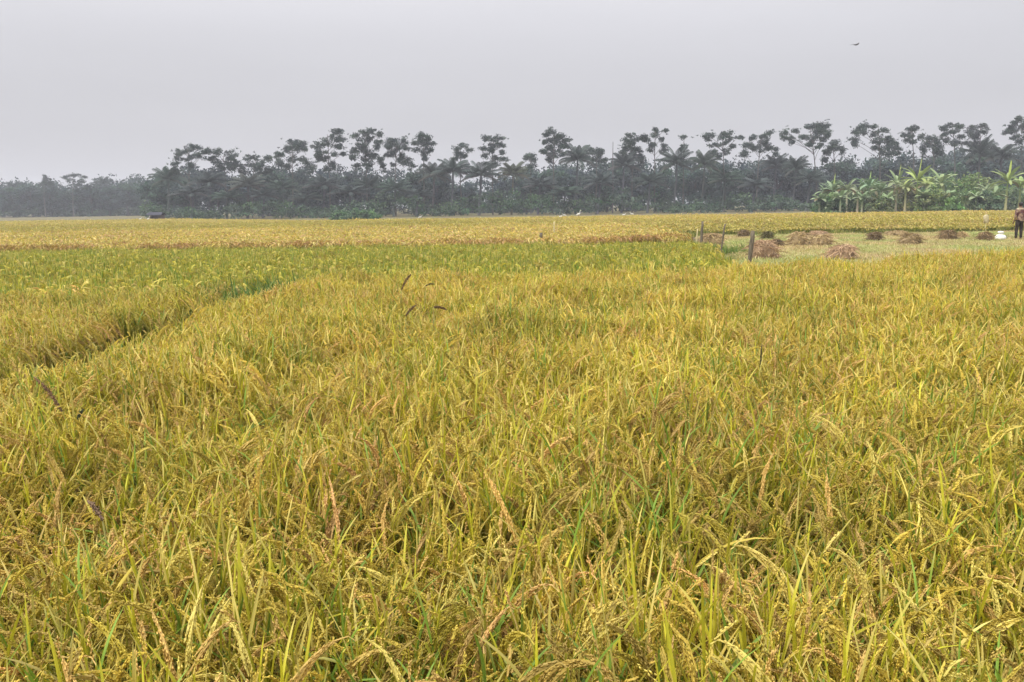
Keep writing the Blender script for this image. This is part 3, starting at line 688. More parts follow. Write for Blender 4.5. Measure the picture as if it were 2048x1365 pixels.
for k in range(900):
    x = r.uniform(-120, 2180); far = x < 290
    D = r.uniform(138, 152) if not far else r.uniform(240, 265)
    h = (1.2 + 1.6 * abs(math.sin(x * .013 + 1)) + (1.2 if 760 < x < 1330 else 0)) * r.uniform(.15, 1)
    c = at_depth(x, 430, D); c[2] = h
    q = r.uniform(.5, 1.1)
    clump(m, c, q * 1.2, q, q * .75, 42, .24 * (1.5 if far else 1), r, .2, UC)
o = m.build('undergrowth', M_leaf); o.color = (1.0, 1.1, 1.1, 1); tag(o, 'low dark green undergrowth along the foot of the wood', 'undergrowth', kind='stuff')

def bush(name, x, D, w, h, label, cat, tint, seed, n=26, cols=UC, group=None):
    if name == 'shrub': h *= 1.12; n = int(n * 1.15); tint = (tint[0] * 1.12, tint[1] * 1.05, tint[2])
    r = np.random.RandomState(seed); b = at_depth(x, 430, D); t = thing(name, (b[0], D, 0), label, cat, group); m = MB(); st = MB()
    for k in range(n):
        a = r.uniform(0, 6.28); q = r.uniform(0, 1) ** .5; z = r.uniform(.1, 1) * h * math.sqrt(max(.05, 1 - q * q * .9))
        c = (math.cos(a) * q * w / 2, math.sin(a) * q * w / 2.4, z)
        s_ = r.uniform(.28, .5) * max(1, h / 2.6); clump(m, c, s_ * 1.2, s_, s_ * .8, 75, .15, r, .2, cols)
        if k < 7: limb(st, (0, 0, 0), c, .03, .012, r, n=4)
    o = m.build('foliage', M_leaf, t); o.color = (*tint, 1); o = st.build('stem', M_bark, t); o.color = (1, 1, 1, 1)
bush('bush', 712, 118, 7.2, 1.45, 'low rounded pale green bush at the foot of the wood, far edge of the field', 'bush', (1.35, 1.6, 1.35), 5, 60)
bush('shrub', 1943, 99, 4.4, 4.9, 'tall rounded green shrub standing among the bananas', 'shrub', (2.59, 2.51, 1.53), 6, 46)
bush('shrub', 1668, 99, 4.2, 3.6, 'dark green shrub at the left end of the banana grove', 'shrub', (1.59, 1.68, 1.36), 7, 46)
bush('shrub', 1735, 100, 6.5, 4.0, 'low dull green shrub behind the left bananas', 'shrub', (2.03, 2.01, 1.55), 8, 64)
bush('shrub', 1872, 101, 6.5, 4.6, 'broad green shrub between tallest banana and the rounded shrub', 'shrub', (1.89, 2.00, 1.54), 9, 70)
bush('shrub', 2010, 100, 6.5, 3.9, 'dark shrub at the foot of the right-hand bananas', 'shrub', (1.74, 1.82, 1.51), 10, 64)
bush('shrub', 1808, 100, 4.6, 3.4, 'low brownish shrub behind the pale banana stems', 'shrub', (2.52, 1.83, 1.46), 11, 50)

bush('shrub', 1656, 91, 3.6, 2.2, 'low dark green shrub in front of the leftmost banana stems', 'shrub', (1.76, 1.89, 1.63), 12, 34)
bush('shrub', 1752, 90, 3.4, 1.9, 'low olive shrub in front of the stems left of the thin pale ones', 'shrub', (2.28, 2.02, 1.46), 13, 30)
bush('shrub', 1866, 90, 3.6, 3.0, 'yellow-olive shrub in front of the stems right of the tallest banana', 'shrub', (2.57, 2.29, 1.51), 14, 40)
bush('shrub', 1903, 89, 2.2, 2.0, 'bright green low shrub left of the tall bare banana stem', 'shrub', (2.21, 2.48, 1.61), 15, 30)
bush('shrub', 1972, 89, 3.2, 2.3, 'dark grey-green shrub in front of the stems left of the person', 'shrub', (1.60, 1.63, 1.54), 16, 38)
# bananas
def banana(x, ytop, D, label, seed, upright=0, tint=(1, 1, 1), nL=9, yellow=0.0, lsc=1.0):
    r = np.random.RandomState(seed); top = at_depth(x, ytop, D); H = top[2]
    t = thing('banana_plant', (top[0], D, 0), label, 'banana plant', 'banana plants at the right edge of the wood')
    st, lf = MB(), MB(); hs = H * (.60 if upright else .66)
    st.tube(np.array([[0, 0, 0], [.03, 0, hs * .4], [.02, .02, hs * .8], [.02, 0, hs]]), [.15, .125, .1, .06], np.array([[.23, .20, .13], [.25, .24, .15], [.20, .24, .11], [.14, .2, .07]]), 8)
    g1 = np.array([.15, .205, .095]); g2 = np.array([.25, .285, .15]); gy = np.array([.33, .38, .11])
    for k in range(nL):
        f = k / max(1, nL - 1); L = (H - hs) * r.uniform(1.05, 1.35) * lsc if k else (H - hs) * 1.03
        a0 = .05 if (k == 0 and upright) else .2 + 1.25 * f + r.uniform(-.15, .2)
        cv = .12 if (k == 0 and upright) else r.uniform(.7, 1.5)
        P, d = bend_lines(np.array([[.02, 0, hs - .05]]), np.array([k * 2.4 + r.uniform(-.3, .3)]), np.array([a0]), np.array([cv]), np.array([L]), 14, r, 1.2)
        u = np.linspace(0, 1, 14); w = np.where(u < .14, .03, .25 * np.sqrt(np.clip(np.sin((u - .1) / .9 * math.pi * .98 + .05), .02, 1))) * lsc * r.uniform(.85, 1.1)
        S = side_of(d, np.array([r.normal() * .25]))
        cut = 1 - .35 * (r.uniform(size=14) < .3) * (f > .2)
        c = (g1 * (1 - f) + g2 * f) * r.uniform(.8, 1.25)
        if k == 0 and upright: c = gy * .9
        c = c * (1 - yellow) + gy * yellow * r.uniform(.7, 1.1)
        if f > .88 and r.uniform() < .6: c = np.array([.2, .15, .075])
        lf.folded(P, S * (w * cut)[None, :, None], np.cross(S, d) * (-.28 * w * np.clip(1.4 - 2.2 * f, -1, 1))[None, :, None], c)
    o = st.build('trunk', M_bark, t); o.color = (*tint, 1)
    o = lf.build('crown', M_leaf, t); o.color = (*tint, 1)
for (x, y, D, up, tn, nL, ye, ls, lab) in [
    (1652, 366, 95, 0, (.9, 1, 1.05), 8, 0, 1.0, 'leftmost banana plant, dull blue-green leaves against the dark wood'),
    (1667, 352, 94, 1, N_, 9, .0, 1.0, 'banana plant with a pale upright new leaf at the left end of the grove'),
    (1696, 356, 93, 0, (1.1, 1.05, 1.2), 9, .0, 1.1, 'greyish banana plant, second clump from the left of the grove'),
    (1718, 360, 96, 0, (1.15, 1.05, 1.2), 9, .0, 1.0, 'banana plant with bent pale leaves left of the bluish-topped one'),
    (1738, 347, 95, 1, (.85, 1.05, 1.15), 9, .0, 1.1, 'banana plant with a bluish-green raised top leaf'),
    (1762, 360, 92, 0, N_, 10, .05, 1.1, 'banana plant with arching striped leaves left of the thin pale stems'),
    (1797, 334, 94, 1, (1, 1, 1.05), 10, .08, 1.05, 'banana plant with a whitish upright leaf over thin pale stems'),
    (1814, 352, 92, 0, (1.15, 1.1, 1.0), 9, .1, 1.0, 'banana plant whose pale stem leans right of the whitish upright leaf'),
    (1838, 322, 93, 1, (1.05, 1.1, .8), 11, .45, 1.05, 'tallest banana plant, bright yellow-green'),
    (1858, 348, 96, 0, (1.05, 1.0, .9), 10, .2, 1.1, 'yellowish banana plant right of the tallest one'),
    (1884, 340, 94, 0, (1.05, 1.05, 1.05), 9, .1, 1.25, 'banana plant with long slanting grey-green leaves left of the tall shrub'),
    (1931, 378, 90, 0, (.9, 1.05, 1.0), 7, 0, .9, 'banana plant with a tall bare pale stem before the tall shrub'),
    (1974, 362, 94, 0, (1.05, 1.05, 1.1), 9, .05, 1.1, 'banana plant with drooping pale leaves right of the tall shrub'),
    (2019, 326, 92, 1, (1.05, 1.1, .85), 10, .2, 1.0, 'banana plant with a bright yellow-green upright leaf above the person'),
    (2044, 346, 93, 0, (1.0, 1.1, .8), 10, .25, 1.15, 'bright green banana plant at the right edge, behind the person'),
    (1640, 384, 91, 0, N_, 5, .1, 1.1, 'short young banana plant at the very left foot of the grove'),
    (1682, 380, 90, 0, N_, 6, .15, 1.15, 'short young banana plant before the greyish clump'),
    (1726, 382, 90, 0, N_, 6, .1, 1.1, 'short young banana plant below the bluish-green raised leaf'),
    (1778, 384, 90, 0, N_, 5, .2, 1.1, 'short young banana plant just left of the thin pale stems'),
    (1850, 378, 90, 0, N_, 6, .3, 1.15, 'short yellow-green banana plant at the foot of the tallest one'),
    (1898, 376, 90, 0, N_, 6, .15, 1.2, 'short banana plant left of the tall bare pale stem'),
    (1954, 380, 89, 0, N_, 6, .2, 1.15, 'short banana plant right of the tall bare pale stem'),
    (1992, 374, 90, 0, N_, 6, .15, 1.2, 'short banana plant left of the person, under the drooping pale leaves'),
    (2075, 346, 95, 0, N_, 9, .1, 1.1, 'banana plant just cut off by the right edge of the picture')]:
    banana(x, y - 5, D, lab, int(x), up, [1.12 * q for q in tn], nL + 9, ye, ls * .78)

# bare pole among the trees
b = at_depth(1225, 430, 149); t = at_depth(1225, 284, 149); m = MB(); rr = np.random.RandomState(4)
m.tube(np.array([[0, 0, 0], [.03, 0, 5], [-.02, 0, 10], [0, 0, t[2]]]), [.13, .1, .08, .05], np.array((.10, .085, .09)), 7)
o = m.build('bare_pole', M_bark, None, (b[0], 149, 0)); tag(o, 'thin bare upright pole rising from the wood between the low arched and leaning trees', 'pole')

# small hut at the left
hp = at_depth(312, 430, 128); t = thing('field_hut', (hp[0], 128, 0), 'low dark field hut with a dark roof behind two egrets', 'hut')
M_roof = noise_material('hut_roof', (.03, .032, .045), (.05, .05, .065), 5); M_hutwall = noise_material('hut_wall', (.16, .12, .11), (.22, .17, .15), 4)
m = MB(); m.poly([(-1.45, -1.2, 1.15), (1.45, -1.2, 1.15), (1.3, 0, 1.62), (-1.3, 0, 1.62)], (1, 1, 1)); m.poly([(-1.45, 1.2, 1.15), (-1.3, 0, 1.62), (1.3, 0, 1.62), (1.45, 1.2, 1.15)], (1, 1, 1))
m.poly([(-1.45, -1.2, 1.09), (-1.3, 0, 1.55), (1.3, 0, 1.55), (1.45, -1.2, 1.09)], (1, 1, 1)); m.poly([(-1.45, 1.2, 1.09), (1.45, 1.2, 1.09), (1.3, 0, 1.55), (-1.3, 0, 1.55)], (1, 1, 1))
m.build('roof', M_roof, t)
m = MB(); m.box((0, 1.0, .62), (2.3, .08, 1.0), (1, 1, 1)); m.box((-1.1, .2, .6), (.08, 1.5, .9), (1, 1, 1)); m.build('wall', M_hutwall, t)
t.scale = (.85, .85, .88)
for sx_ in (-1.15, 1.15):
    for sy_ in (-.95, .9):
        m = MB(); m.tube(np.array([[sx_, sy_, 0], [sx_, sy_, .6], [sx_, sy_, 1.2]]), .05, (1, 1, 1)); m.build('post', M_wood, t)

# ------------------------------------------------------------------ stakes
def stake(name, x, ytop, D, rad, label, lean=(0, 0), mat=None, group=None):
    b = at_depth(x, 500, D); tp = at_depth(x, ytop, D); r = np.random.RandomState(int(x)); H = tp[2]
    n = 9; u = np.linspace(0, 1, n); m = MB()
    P = np.stack([lean[0] * (u - 1) + r.normal(size=n) * .006, lean[1] * u + r.normal(size=n) * .006, u * (H + .1) - .1], 1)
    m.tube(P, rad * (1 - .15 * u + .1 * r.normal(size=n)), (1, 1, 1), 9)
    o = m.build(name, mat or M_wood, None, (tp[0], D, 0), smooth=True); tag(o, label, 'stake' if 'stake' in name else 'post', group)
GP = 'stakes at the edge of the harvested plot'
stake('wooden_post', 1506, 462, 18, .052, 'thickest weathered wooden post, standing in front of the big pinkish straw heap', (.12, 0), group=GP)
stake('wooden_post', 1405, 443, 27, .05, 'grey wooden post left of the tan straw heap', (.05, 0), group=GP)
stake('wooden_post', 1450, 448, 25.5, .035, 'thin leaning wooden stick between the tan heap and the thickest post', (.16, 0), group=GP)
stake('bamboo_stake', 1108, 444, 34, .035, 'short pale stake sticking up out of the golden rice near the middle', mat=M_bamboo)
stake('wooden_post', 1082, 466, 29.3, .07, 'short dark broken post stub at the front edge of the golden rice', group=None)
stake('bamboo_stake', 1395, 458, 26.2, .02, 'thin pale yellow stick just left of the grey wooden post', (.05, 0), mat=M_bamboo)

# ------------------------------------------------------------------ straw heaps
TAN = np.array([[.54, .40, .22], [.46, .34, .18], [.60, .46, .28], [.36, .26, .13], [.52, .42, .20]])
DRK = np.array([[.27, .19, .10], [.20, .145, .08], [.36, .26, .15], [.16, .12, .065]])
PNK = np.array([[.56, .39, .25], [.50, .34, .22], [.60, .45, .29], [.42, .28, .17]])
GRN = np.array([[.16, .16, .06], [.22, .19, .08], [.12, .11, .05]])
def heap(x, yb, wpx, hpx, cols, label, seed, skew=0.0, flat=1.0):
    r = np.random.RandomState(seed); b = on_ground(x, yb, .02); D = b[1] + wpx / 2 * D_(b) * .6; s = b[1] / 1593.
    b = on_ground(x, yb - 1, .02)
    w, h = wpx * s * .78, hpx * s * .78
    core = MB(); n, k = 9, 22; a = np.arange(k) / k * 6.2832; V = []
    lob = 1 + .12 * np.sin(2 * a + r.uniform(0, 6)) + .09 * np.sin(3 * a + r.uniform(0, 6)) + .05 * np.sin(5 * a + r.uniform(0, 6))
    for i in range(n):
        u = i / (n - 1); rad = math.cos(u * math.pi / 2) ** .75 * w / 2 * .93; z = math.sin(u * math.pi / 2) * h * .93
        jj = 1 + .07 * r.normal(size=k) * (u < .95)
        V.append(np.stack([np.cos(a) * rad * lob * jj + skew * w * u * .3, np.sin(a) * rad * lob * jj * flat, z * (1 + .05 * r.normal(size=k) * (u > .2)) + 0 * a], 1))
    V[0][:, 2] = -.03
    core.grid(np.array(V), cols.mean(0) * .75, closed=True)
    # loose straws hanging down its sides
    N = int(420 + 500 * w * h); u = r.uniform(.02, 1, N) ** .8; aa = r.uniform(0, 6.2832, N)
    rad = np.cos(u * math.pi / 2) ** .75 * w / 2 * np.interp(aa, np.append(a, 6.2832), np.append(lob, lob[0])); z = np.sin(u * math.pi / 2) * h
    p0 = np.stack([np.cos(aa) * rad + skew * w * u * .3, np.sin(aa) * rad * flat, z], 1) + r.normal(size=(N, 3)) * .02
    out = np.stack([np.cos(aa), np.sin(aa) * flat, .3 - 0 * aa], 1) * .35 + r.normal(size=(N, 3)) * .75; out[:, 2] = out[:, 2] * .4 + .1
    L = r.uniform(.10, .30, N) * min(1.2, .6 + w * .5); t = np.linspace(0, 1, 4)[None, :, None]
    P = p0[:, None] + out[:, None] * (L[:, None, None] * .7 * t) + np.array([0, 0, -1.0]) * (L[:, None, None] * .4 * t ** 1.6)
    P[:, :, 2] = np.maximum(P[:, :, 2], .012 + .02 * r.uniform(size=(N, 1)))
    S = np.cross(out, r.normal(size=(N, 3))); S /= np.linalg.norm(S, axis=1)[:, None] + 1e-6
    C = cols[r.randint(len(cols), size=N)] * r.uniform(.7, 1.3, (N, 1))
    core.ribbons(P, np.repeat(S[:, None], 4, 1) * .011 * np.array([.8, 1, 1, .5])[None, :, None], C)
    b[1] += w * .3
    o = core.build('straw_heap', M_straw, None, b); o.color = (.76, .74, .68, 1); tag(o, label, 'straw heap', 'heaps of cut rice straw on the harvested plot')
def D_(b): return b[1] / 1593.
for a in [
    (1424, 493, 58, 30, TAN, 'tan straw heap with a dark right side, beside the grey wooden post', 1, .3),
    (1489, 476, 26, 18, DRK, 'small dark brown straw heap at the far grassy bank above the thin leaning stick', 2, 0),
    (1537, 481, 28, 20, GRN, 'small dark olive straw heap behind the big pinkish heap', 3, 0),
    (1532, 520, 76, 46, PNK, 'big pinkish rounded straw heap right behind the thickest post', 4, 0),
    (1555, 495, 34, 18, DRK, 'small brown straw heap peeking out right of the big pinkish heap', 5, -.3),
    (1600, 494, 56, 34, TAN, 'peaked tan straw heap with a dark foot in the middle of the plot', 6, .2),
    (1646, 494, 62, 28, TAN, 'low tan straw heap with a long brown shaded side, right of the peaked heap', 7, .3),
    (1642, 474, 52, 12, PNK, 'flat pale straw heap behind the peaked tan one', 13, 0),
    (1688, 522, 80, 36, PNK, 'wide pinkish-tan straw heap nearest the standing rice on the right', 8, .5),
    (1752, 484, 36, 22, DRK, 'dark brown blocky straw heap standing alone', 9, 0),
    (1800, 475, 60, 14, TAN, 'low flat straw heap in the back, right of the dark blocky one', 10, 0),
    (1824, 492, 50, 28, TAN * .8, 'brown straw heap with a tail of straw running down to its left', 11, .6),
    (1902, 482, 44, 24, DRK * 1.25, 'reddish-brown straw heap between the tailed heap and the white sack', 12, -.2),
    (1926, 479, 22, 16, TAN * 1.15, 'small pale yellow straw heap leaning against the reddish-brown heap', 15, 0),
    (1974, 484, 32, 22, DRK * 1.3, 'brown straw heap just left of the white sack', 14, 0)]:
    heap(*a)

# ------------------------------------------------------------------ white sack and bag on a stick
M_sack = noise_material('white_sack', (.62, .62, .55), (.80, .80, .74), 14, rough=.6, bump=.6, bump_scale=8)
b = on_ground(2000, 481, .02); s = D_(b)
t = thing('white_sack', b, 'white tied sack standing on the grass left of the person', 'sack')
m = MB(); k = 18; a = np.arange(k) / k * 6.2832; V = []; rr = np.random.RandomState(3)
for (z, q) in ((0, .13), (.02, .2), (.10, .235), (.19, .22), (.24, .15), (.262, .07)):
    V.append(np.stack([np.cos(a) * q * (1 + .07 * np.sin(3 * a + z * 20) + .03 * rr.normal(size=k)), np.sin(a) * q * .85, 0 * a + z], 1))
m.grid(np.array(V), (1, 1, 1), closed=True); m.poly(V[0][::-1], (1, 1, 1)); m.build('bag', M_sack, t, smooth=True)
m = MB(); V = []
for (z, q) in ((.255, .05), (.275, .045), (.31, .105), (.36, .13), (.395, .10)):
    V.append(np.stack([np.cos(a) * q * (1 + .16 * np.sin(5 * a + z * 9)), np.sin(a) * q * (1 + .1 * np.cos(4 * a)), 0 * a + z + .012 * np.sin(6 * a) * (z > .3)], 1))
m.grid(np.array(V), (1, 1, 1), closed=True); m.poly(V[-1], (1, 1, 1)); m.build('neck', M_sack, t, smooth=True)

M_bag = noise_material('pale_bag', (.36, .31, .17), (.45, .39, .24), 10, rough=.5, bump=.4, bump_scale=10)
b = on_ground(1970, 466, .0); D = b[1]; tp = at_depth(1970, 430, D)
t = thing('bird_scarer', b, 'pale cloth bag tied to a thin stick, standing in front of the golden rice', 'scarecrow')
m = MB(); m.tube(np.array([[0, 0, 0], [.01, 0, .6], [0, 0, tp[2]]]), .013, (1, 1, 1), 6); m.build('stick', M_bamboo, t)
m = MB(); V = []; zt = tp[2]
for (z, q) in ((-.40, .10), (-.36, .12), (-.26, .14), (-.14, .15), (-.06, .12), (0.02, .03)):
    V.append(np.stack([np.cos(a) * q * (1 + .22 * np.sin(3 * a + z * 9)), np.sin(a) * q * .6 * (1 + .2 * np.cos(5 * a)), 0 * a + zt + z + (.05 * np.sin(2 * a + 1) + .03 * np.sin(5 * a)) * (z < -.1)], 1))
m.grid(np.array(V), (1, 1, 1), closed=True); m.poly(V[0][::-1], (1, 1, 1)); m.poly(V[-1], (1, 1, 1)); m.build('bag', M_bag, t, smooth=True)

# ------------------------------------------------------------------ birds
def egret(x, ytop, D, label, face=1, pose='up', sc=1.0):
    tp = at_depth(x, ytop, D); t = thing('egret', (tp[0], D, 0), label, 'egret', 'white egrets along the far edge of the fields')
    H = tp[2]; lo = H - (.50 if pose == 'up' else .34) * sc; W = np.array((.66, .66, .62)); f = face; sc = sc * .82
    if pose == 'up': P = [(-.26, -.02), (-.16, .02), (-.04, .07), (.08, .12), (.15, .20), (.13, .29), (.17, .38), (.20, .455), (.25, .47), (.30, .465)]
    else: P = [(-.28, .02), (-.18, .05), (-.04, .08), (.09, .10), (.17, .15), (.20, .22), (.22, .27), (.26, .295), (.30, .30), (.34, .295)]
    P = np.array([[f * px * sc, 0, lo + pz * sc + .03] for px, pz in P])
    m = MB(); m.tube(P, np.array([.01, .055, .10, .085, .038, .026, .024, .034, .033, .012]) * sc, W, 10); m.build('body', M_white, t, smooth=True)
    m = MB(); e = P[-1]; m.tube(np.array([e, e + [f * .05 * sc, 0, -.004], e + [f * .11 * sc, 0, -.012]]), np.array([.011, .008, .002]) * sc, (.5, .38, .08), 6); m.build('bill', M_weed, t)
    for sd in (-.03, .03):
        m = MB(); m.tube(np.array([[f * -.02, sd, lo + .04], [f * .0, sd, lo * .6], [f * -.02, sd, lo * .3], [0, sd, 0]]), .009, (.05, .05, .045), 5); m.build('leg', M_weed, t)
egret(1157, 419, 75.3, 'largest white egret standing upright at the far edge of the golden rice', 1, 'up', 1.1)
egret(1129, 427, 75, 'small white egret left of the largest egret', -1, 'low', .75)
egret(1121, 430, 72, 'white egret lowest in the rice, left of the largest egret', 1, 'low', .7)
egret(1248, 426, 74.5, 'white egret bending down, left one of a pair right of the bare pole', 1, 'low', .75)
egret(1264, 424, 75, 'white egret with raised back, right one of a pair right of the bare pole', -1, 'low', .8)
egret(840, 431, 75, 'white egret alone below the lone ball-shaped crown', 1, 'low', .75)
egret(296, 431, 92, 'tall white egret standing before the dark hut', 1, 'up', 1.0)
egret(280, 435, 90, 'small white egret left of the one before the hut', 1, 'low', .75)

# bird on the wing
p = at_depth(1712, 90, 62); t = thing('flying_bird', p, 'small grey bird flying alone in the upper right sky', 'bird', rz=R(25))
m = MB(); G = np.array((.17, .17, .18))
m.tube(np.array([[-.20, 0, -.02], [-.12, 0, -.01], [0, 0, 0], [.10, 0, .02], [.16, 0, .035], [.21, 0, .03], [.25, 0, .02]]), [.025, .04, .06, .05, .035, .03, .006], G, 9)
m.build('body', M_weed, t, smooth=True)
for sd in (-1, 1):
    m = MB(); V = []
    for u, ch, sw, z in ((0, .14, 0, 0), (.3, .15, .05, .06), (.6, .12, .02, .09), (.85, .07, -.06, .06), (1, .02, -.12, .03)):
        yy = sd * (.04 + .36 * u); cx = sw
        V.append([[cx + ch / 2, yy, z], [cx, yy, z + .014], [cx - ch / 2, yy, z - .004], [cx, yy, z - .008]])
    m.grid(np.array(V), G, closed=True); m.poly(V[-1], G); m.build('wing', M_weed, t, smooth=True)
m = MB(); m.grid(np.array([[[-.17, -.03, -.012], [-.17, .03, -.012], [-.17, .03, -.026], [-.17, -.03, -.026]], [[-.30, -.06, -.02], [-.30, .06, -.02], [-.30, .06, -.026], [-.30, -.06, -.026]]]), G, closed=True); m.build('tail', M_weed, t)

# ------------------------------------------------------------------ weeds that stand above the rice (dark seed heads)
def weed(x0, y0, x1, y1, D, label, seed, w=.012, colr=(.19, .12, .055), green=False):
    """seed head runs from its tip (x1,y1) to its foot (x0,y0) in the photo; the stem goes on down to the soil"""
    r = np.random.RandomState(seed); a = at_depth(x0, y0, D); b = at_depth(x1, y1, D + .05); base = np.array([a[0] + (a[0] - b[0]) * .6, D, 0])
    w *= .82
    t = thing('barnyard_grass', base, label, 'weed', 'weeds with dark seed heads above the rice')
    a = a - base; b = b - base
    m = MB(); m.tube(np.array([[0, 0, 0], a * .35 + np.array([0, 0, .05]), a * .75 + np.array([0, 0, .02]), a]), [.005, .0045, .004, .003], (.26, .24, .07), 5); m.build('stem', M_weed, t)
    m = MB(); u = np.linspace(0, 1, 9)[:, None]; L = np.linalg.norm(b - a); P = a * (1 - u) + b * u + np.array([0, 0, 1.0]) * L * .10 * np.sin(u * math.pi)
    m.tube(P, .002, colr, 5)
    N = int(120 + 1400 * L); k = r.uniform(0, 1, N); Q = np.stack([np.interp(k, u[:, 0], P[:, i]) for i in range(3)], 1)
    wd = w * np.sin(np.clip(k * 2.6 + .35, 0, 3.1)); Q = Q + r.normal(size=(N, 3)) * wd[:, None] * .55
    dv = (b - a) / L + r.normal(size=(N, 3)) * .35
    m.grains(Q, dv, .010 + .006 * w / .02, .004 + .003 * w / .02, np.array(colr) * r.uniform(.6, 1.5, (N, 1))); m.build('seed_head', M_weed, t)
    m = MB(); n = 3; P, d = bend_lines(np.repeat((a * .6)[None], n, 0), r.uniform(0, 6, n), r.uniform(.2, .6, n), r.uniform(.3, 1.5, n), r.uniform(.25, .4, n), 6, r, 1.2)
    m.ribbons(P, side_of(d, r.normal(size=n) * .3) * taper(6)[None, :, None] * .006, np.array([.13, .17, .035])); m.build('leaf', M_weed, t)
weed(803, 580, 822, 549, 9.3, 'tall dark seed head leaning right, above the boundary of the ripe rice', 1, .018)
weed(812, 632, 832, 611, 7.3, 'short dark seed head leaning right, below the tall leaning one', 2, .014)
weed(868, 615, 893, 620, 7.4, 'dark seed head bent over sideways to the right', 3, .014)
weed(851, 572, 870, 569, 9.2, 'small greenish seed head arching beside the tall dark one', 4, .010, (.12, .10, .03))
weed(128, 830, 68, 755, 4.2, 'largest dark brown seed head leaning left in the left foreground', 5, .011, (.23, .14, .075))
weed(205, 1040, 176, 1003, 2.75, 'dark purplish seed head low in the left foreground, below the largest one', 6, .010, (.24, .16, .10))
weed(1520, 740, 1524, 690, 5.4, 'thin dark upright seed head in the right half of the ripe rice', 7, .006, (.09, .08, .035))
weed(150, 856, 166, 820, 4.0, 'dark green seed head beside the largest brown one', 8, .011, (.07, .08, .03))

# ------------------------------------------------------------------ the person
feet = on_ground(2036, 480, .02); headtop = at_depth(2036, 405, feet[1]); HP = headtop[2] - .02
M_skin = noise_material('skin', (.15, .085, .055), (.19, .11, .07), 5, rough=.55)
M_hair = noise_material('black_hair', (.008, .007, .006), (.018, .014, .012), 40, rough=.5)
M_shirt = noise_material('patterned_shirt', (.13, .045, .035), (.06, .035, .05), 9, c3=(.30, .22, .15), scale2=6)
M_yoke = noise_material('beige_yoke', (.38, .33, .22), (.30, .24, .16), 12)
M_trouser = noise_material('dark_trousers', (.020, .016, .013), (.04, .032, .024), 8)
k = HP / 1.70
pt = thing('person', feet, 'person in a reddish-brown patterned shirt and dark trousers standing at the right edge', 'person', rz=R(8))

def skin_mesh(name, nodes, edges, mat, parent, root=0, sub=2):
    me = bpy.data.meshes.new(name + '_cage')
    me.from_pydata([tuple(np.array(p) * k) for p, _ in nodes], edges, []); o = bpy.data.objects.new(name + '_cage', me); col.objects.link(o)
    md = o.modifiers.new('skin', 'SKIN'); md.use_smooth_shade = True
    for i, (_, rad) in enumerate(nodes):
        v = me.skin_vertices[0].data[i]; v.radius = (rad[0] * k, rad[1] * k) if isinstance(rad, tuple) else (rad * k, rad * k); v.use_root = (i == root)
    sb = o.modifiers.new('sub', 'SUBSURF'); sb.levels = sb.render_levels = sub
    dg = bpy.context.evaluated_depsgraph_get(); dg.update()
    out = bpy.data.meshes.new_from_object(o.evaluated_get(dg)); out.name = name
    bpy.data.objects.remove(o); out.materials.clear(); out.materials.append(mat)
    for pl in out.polygons: pl.use_smooth = True
    ob = bpy.data.objects.new(name, out); col.objects.link(ob); ob.parent = parent
    return ob
# the figure looks away (+y); arms bent a little forward
nodes = [((0, 0, .93), (.15, .10))]; edges = []
def chain(start, pts):
    prev = start
    for p, rad in pts:
        nodes.append((p, rad)); edges.append((prev, len(nodes) - 1)); prev = len(nodes) - 1
    return prev
chest = chain(0, [((0, -.01, 1.08), (.135, .095)), ((0, -.015, 1.25), (.155, .105)), ((0, -.01, 1.38), (.13, .08))])
head = chain(chest, [((0, 0, 1.46), .055), ((0, .02, 1.52), (.062, .07)), ((0, .03, 1.585), (.076, .094)), ((0, .025, 1.65), (.066, .08))])
for sd in (-1, 1):
    w = chain(chest, [((sd * .15, -.01, 1.385), .06), ((sd * .205, -.015, 1.34), .056), ((sd * .235, -.03, 1.10), .043), ((sd * .225, .06, .89), .031), ((sd * .215, .095, .845), (.028, .036))])
    for q, (dx, dl) in enumerate(((-.030, .062), (-.010, .078), (.011, .082), (.031, .074))):
        chain(w, [((sd * (.213 + .1 * dx), .115 + dx, .795), .0095), ((sd * .212, .127 + dx * 1.1, .795 - dl * .55), .0085), ((sd * .205, .122 + dx * 1.1, .795 - dl), .007)])
    chain(w, [((sd * .195, .135, .835), .011), ((sd * .180, .150, .80), .009)])
    a_ = chain(0, [((sd * .095, 0, .83), .085), ((sd * .115, .01, .50), .052), ((sd * .125, -.005, .12), .036), ((sd * .13, .0, .045), .038)])
    chain(a_, [((sd * .14, .10, .03), (.036, .026)), ((sd * .145, .165, .022), (.028, .018))])
skin_mesh('body', nodes, edges, M_skin, pt)
nodes, edges = [((0, 0, .80), (.178, .132))], []
chest = chain(0, [((0, 0, .90), (.170, .126)), ((0, -.01, 1.02), (.155, .112)), ((0, -.015, 1.22), (.172, .12)), ((0, -.012, 1.36), (.14, .092)), ((0, -.005, 1.415), (.075, .065))]) - 1
for sd in (-1, 1):
    chain(chest, [((sd * .155, -.012, 1.375), .072), ((sd * .212, -.018, 1.33), .069), ((sd * .238, -.028, 1.12), .056), ((sd * .232, .02, .99), .046)])
shirt = skin_mesh('shirt', nodes, edges, M_shirt, pt)
nodes, edges = [((0, -.014, 1.30), (.173, .122))], []
ch = chain(0, [((0, -.013, 1.375), (.145, .098)), ((0, -.006, 1.43), (.08, .07))]) - 1
for sd in (-1, 1): chain(ch, [((sd * .155, -.013, 1.382), .077), ((sd * .212, -.019, 1.335), .074)])
y_ = skin_mesh('yoke', nodes, edges, M_yoke, shirt)
nodes, edges = [((0, 0, .95), (.155, .112))], []
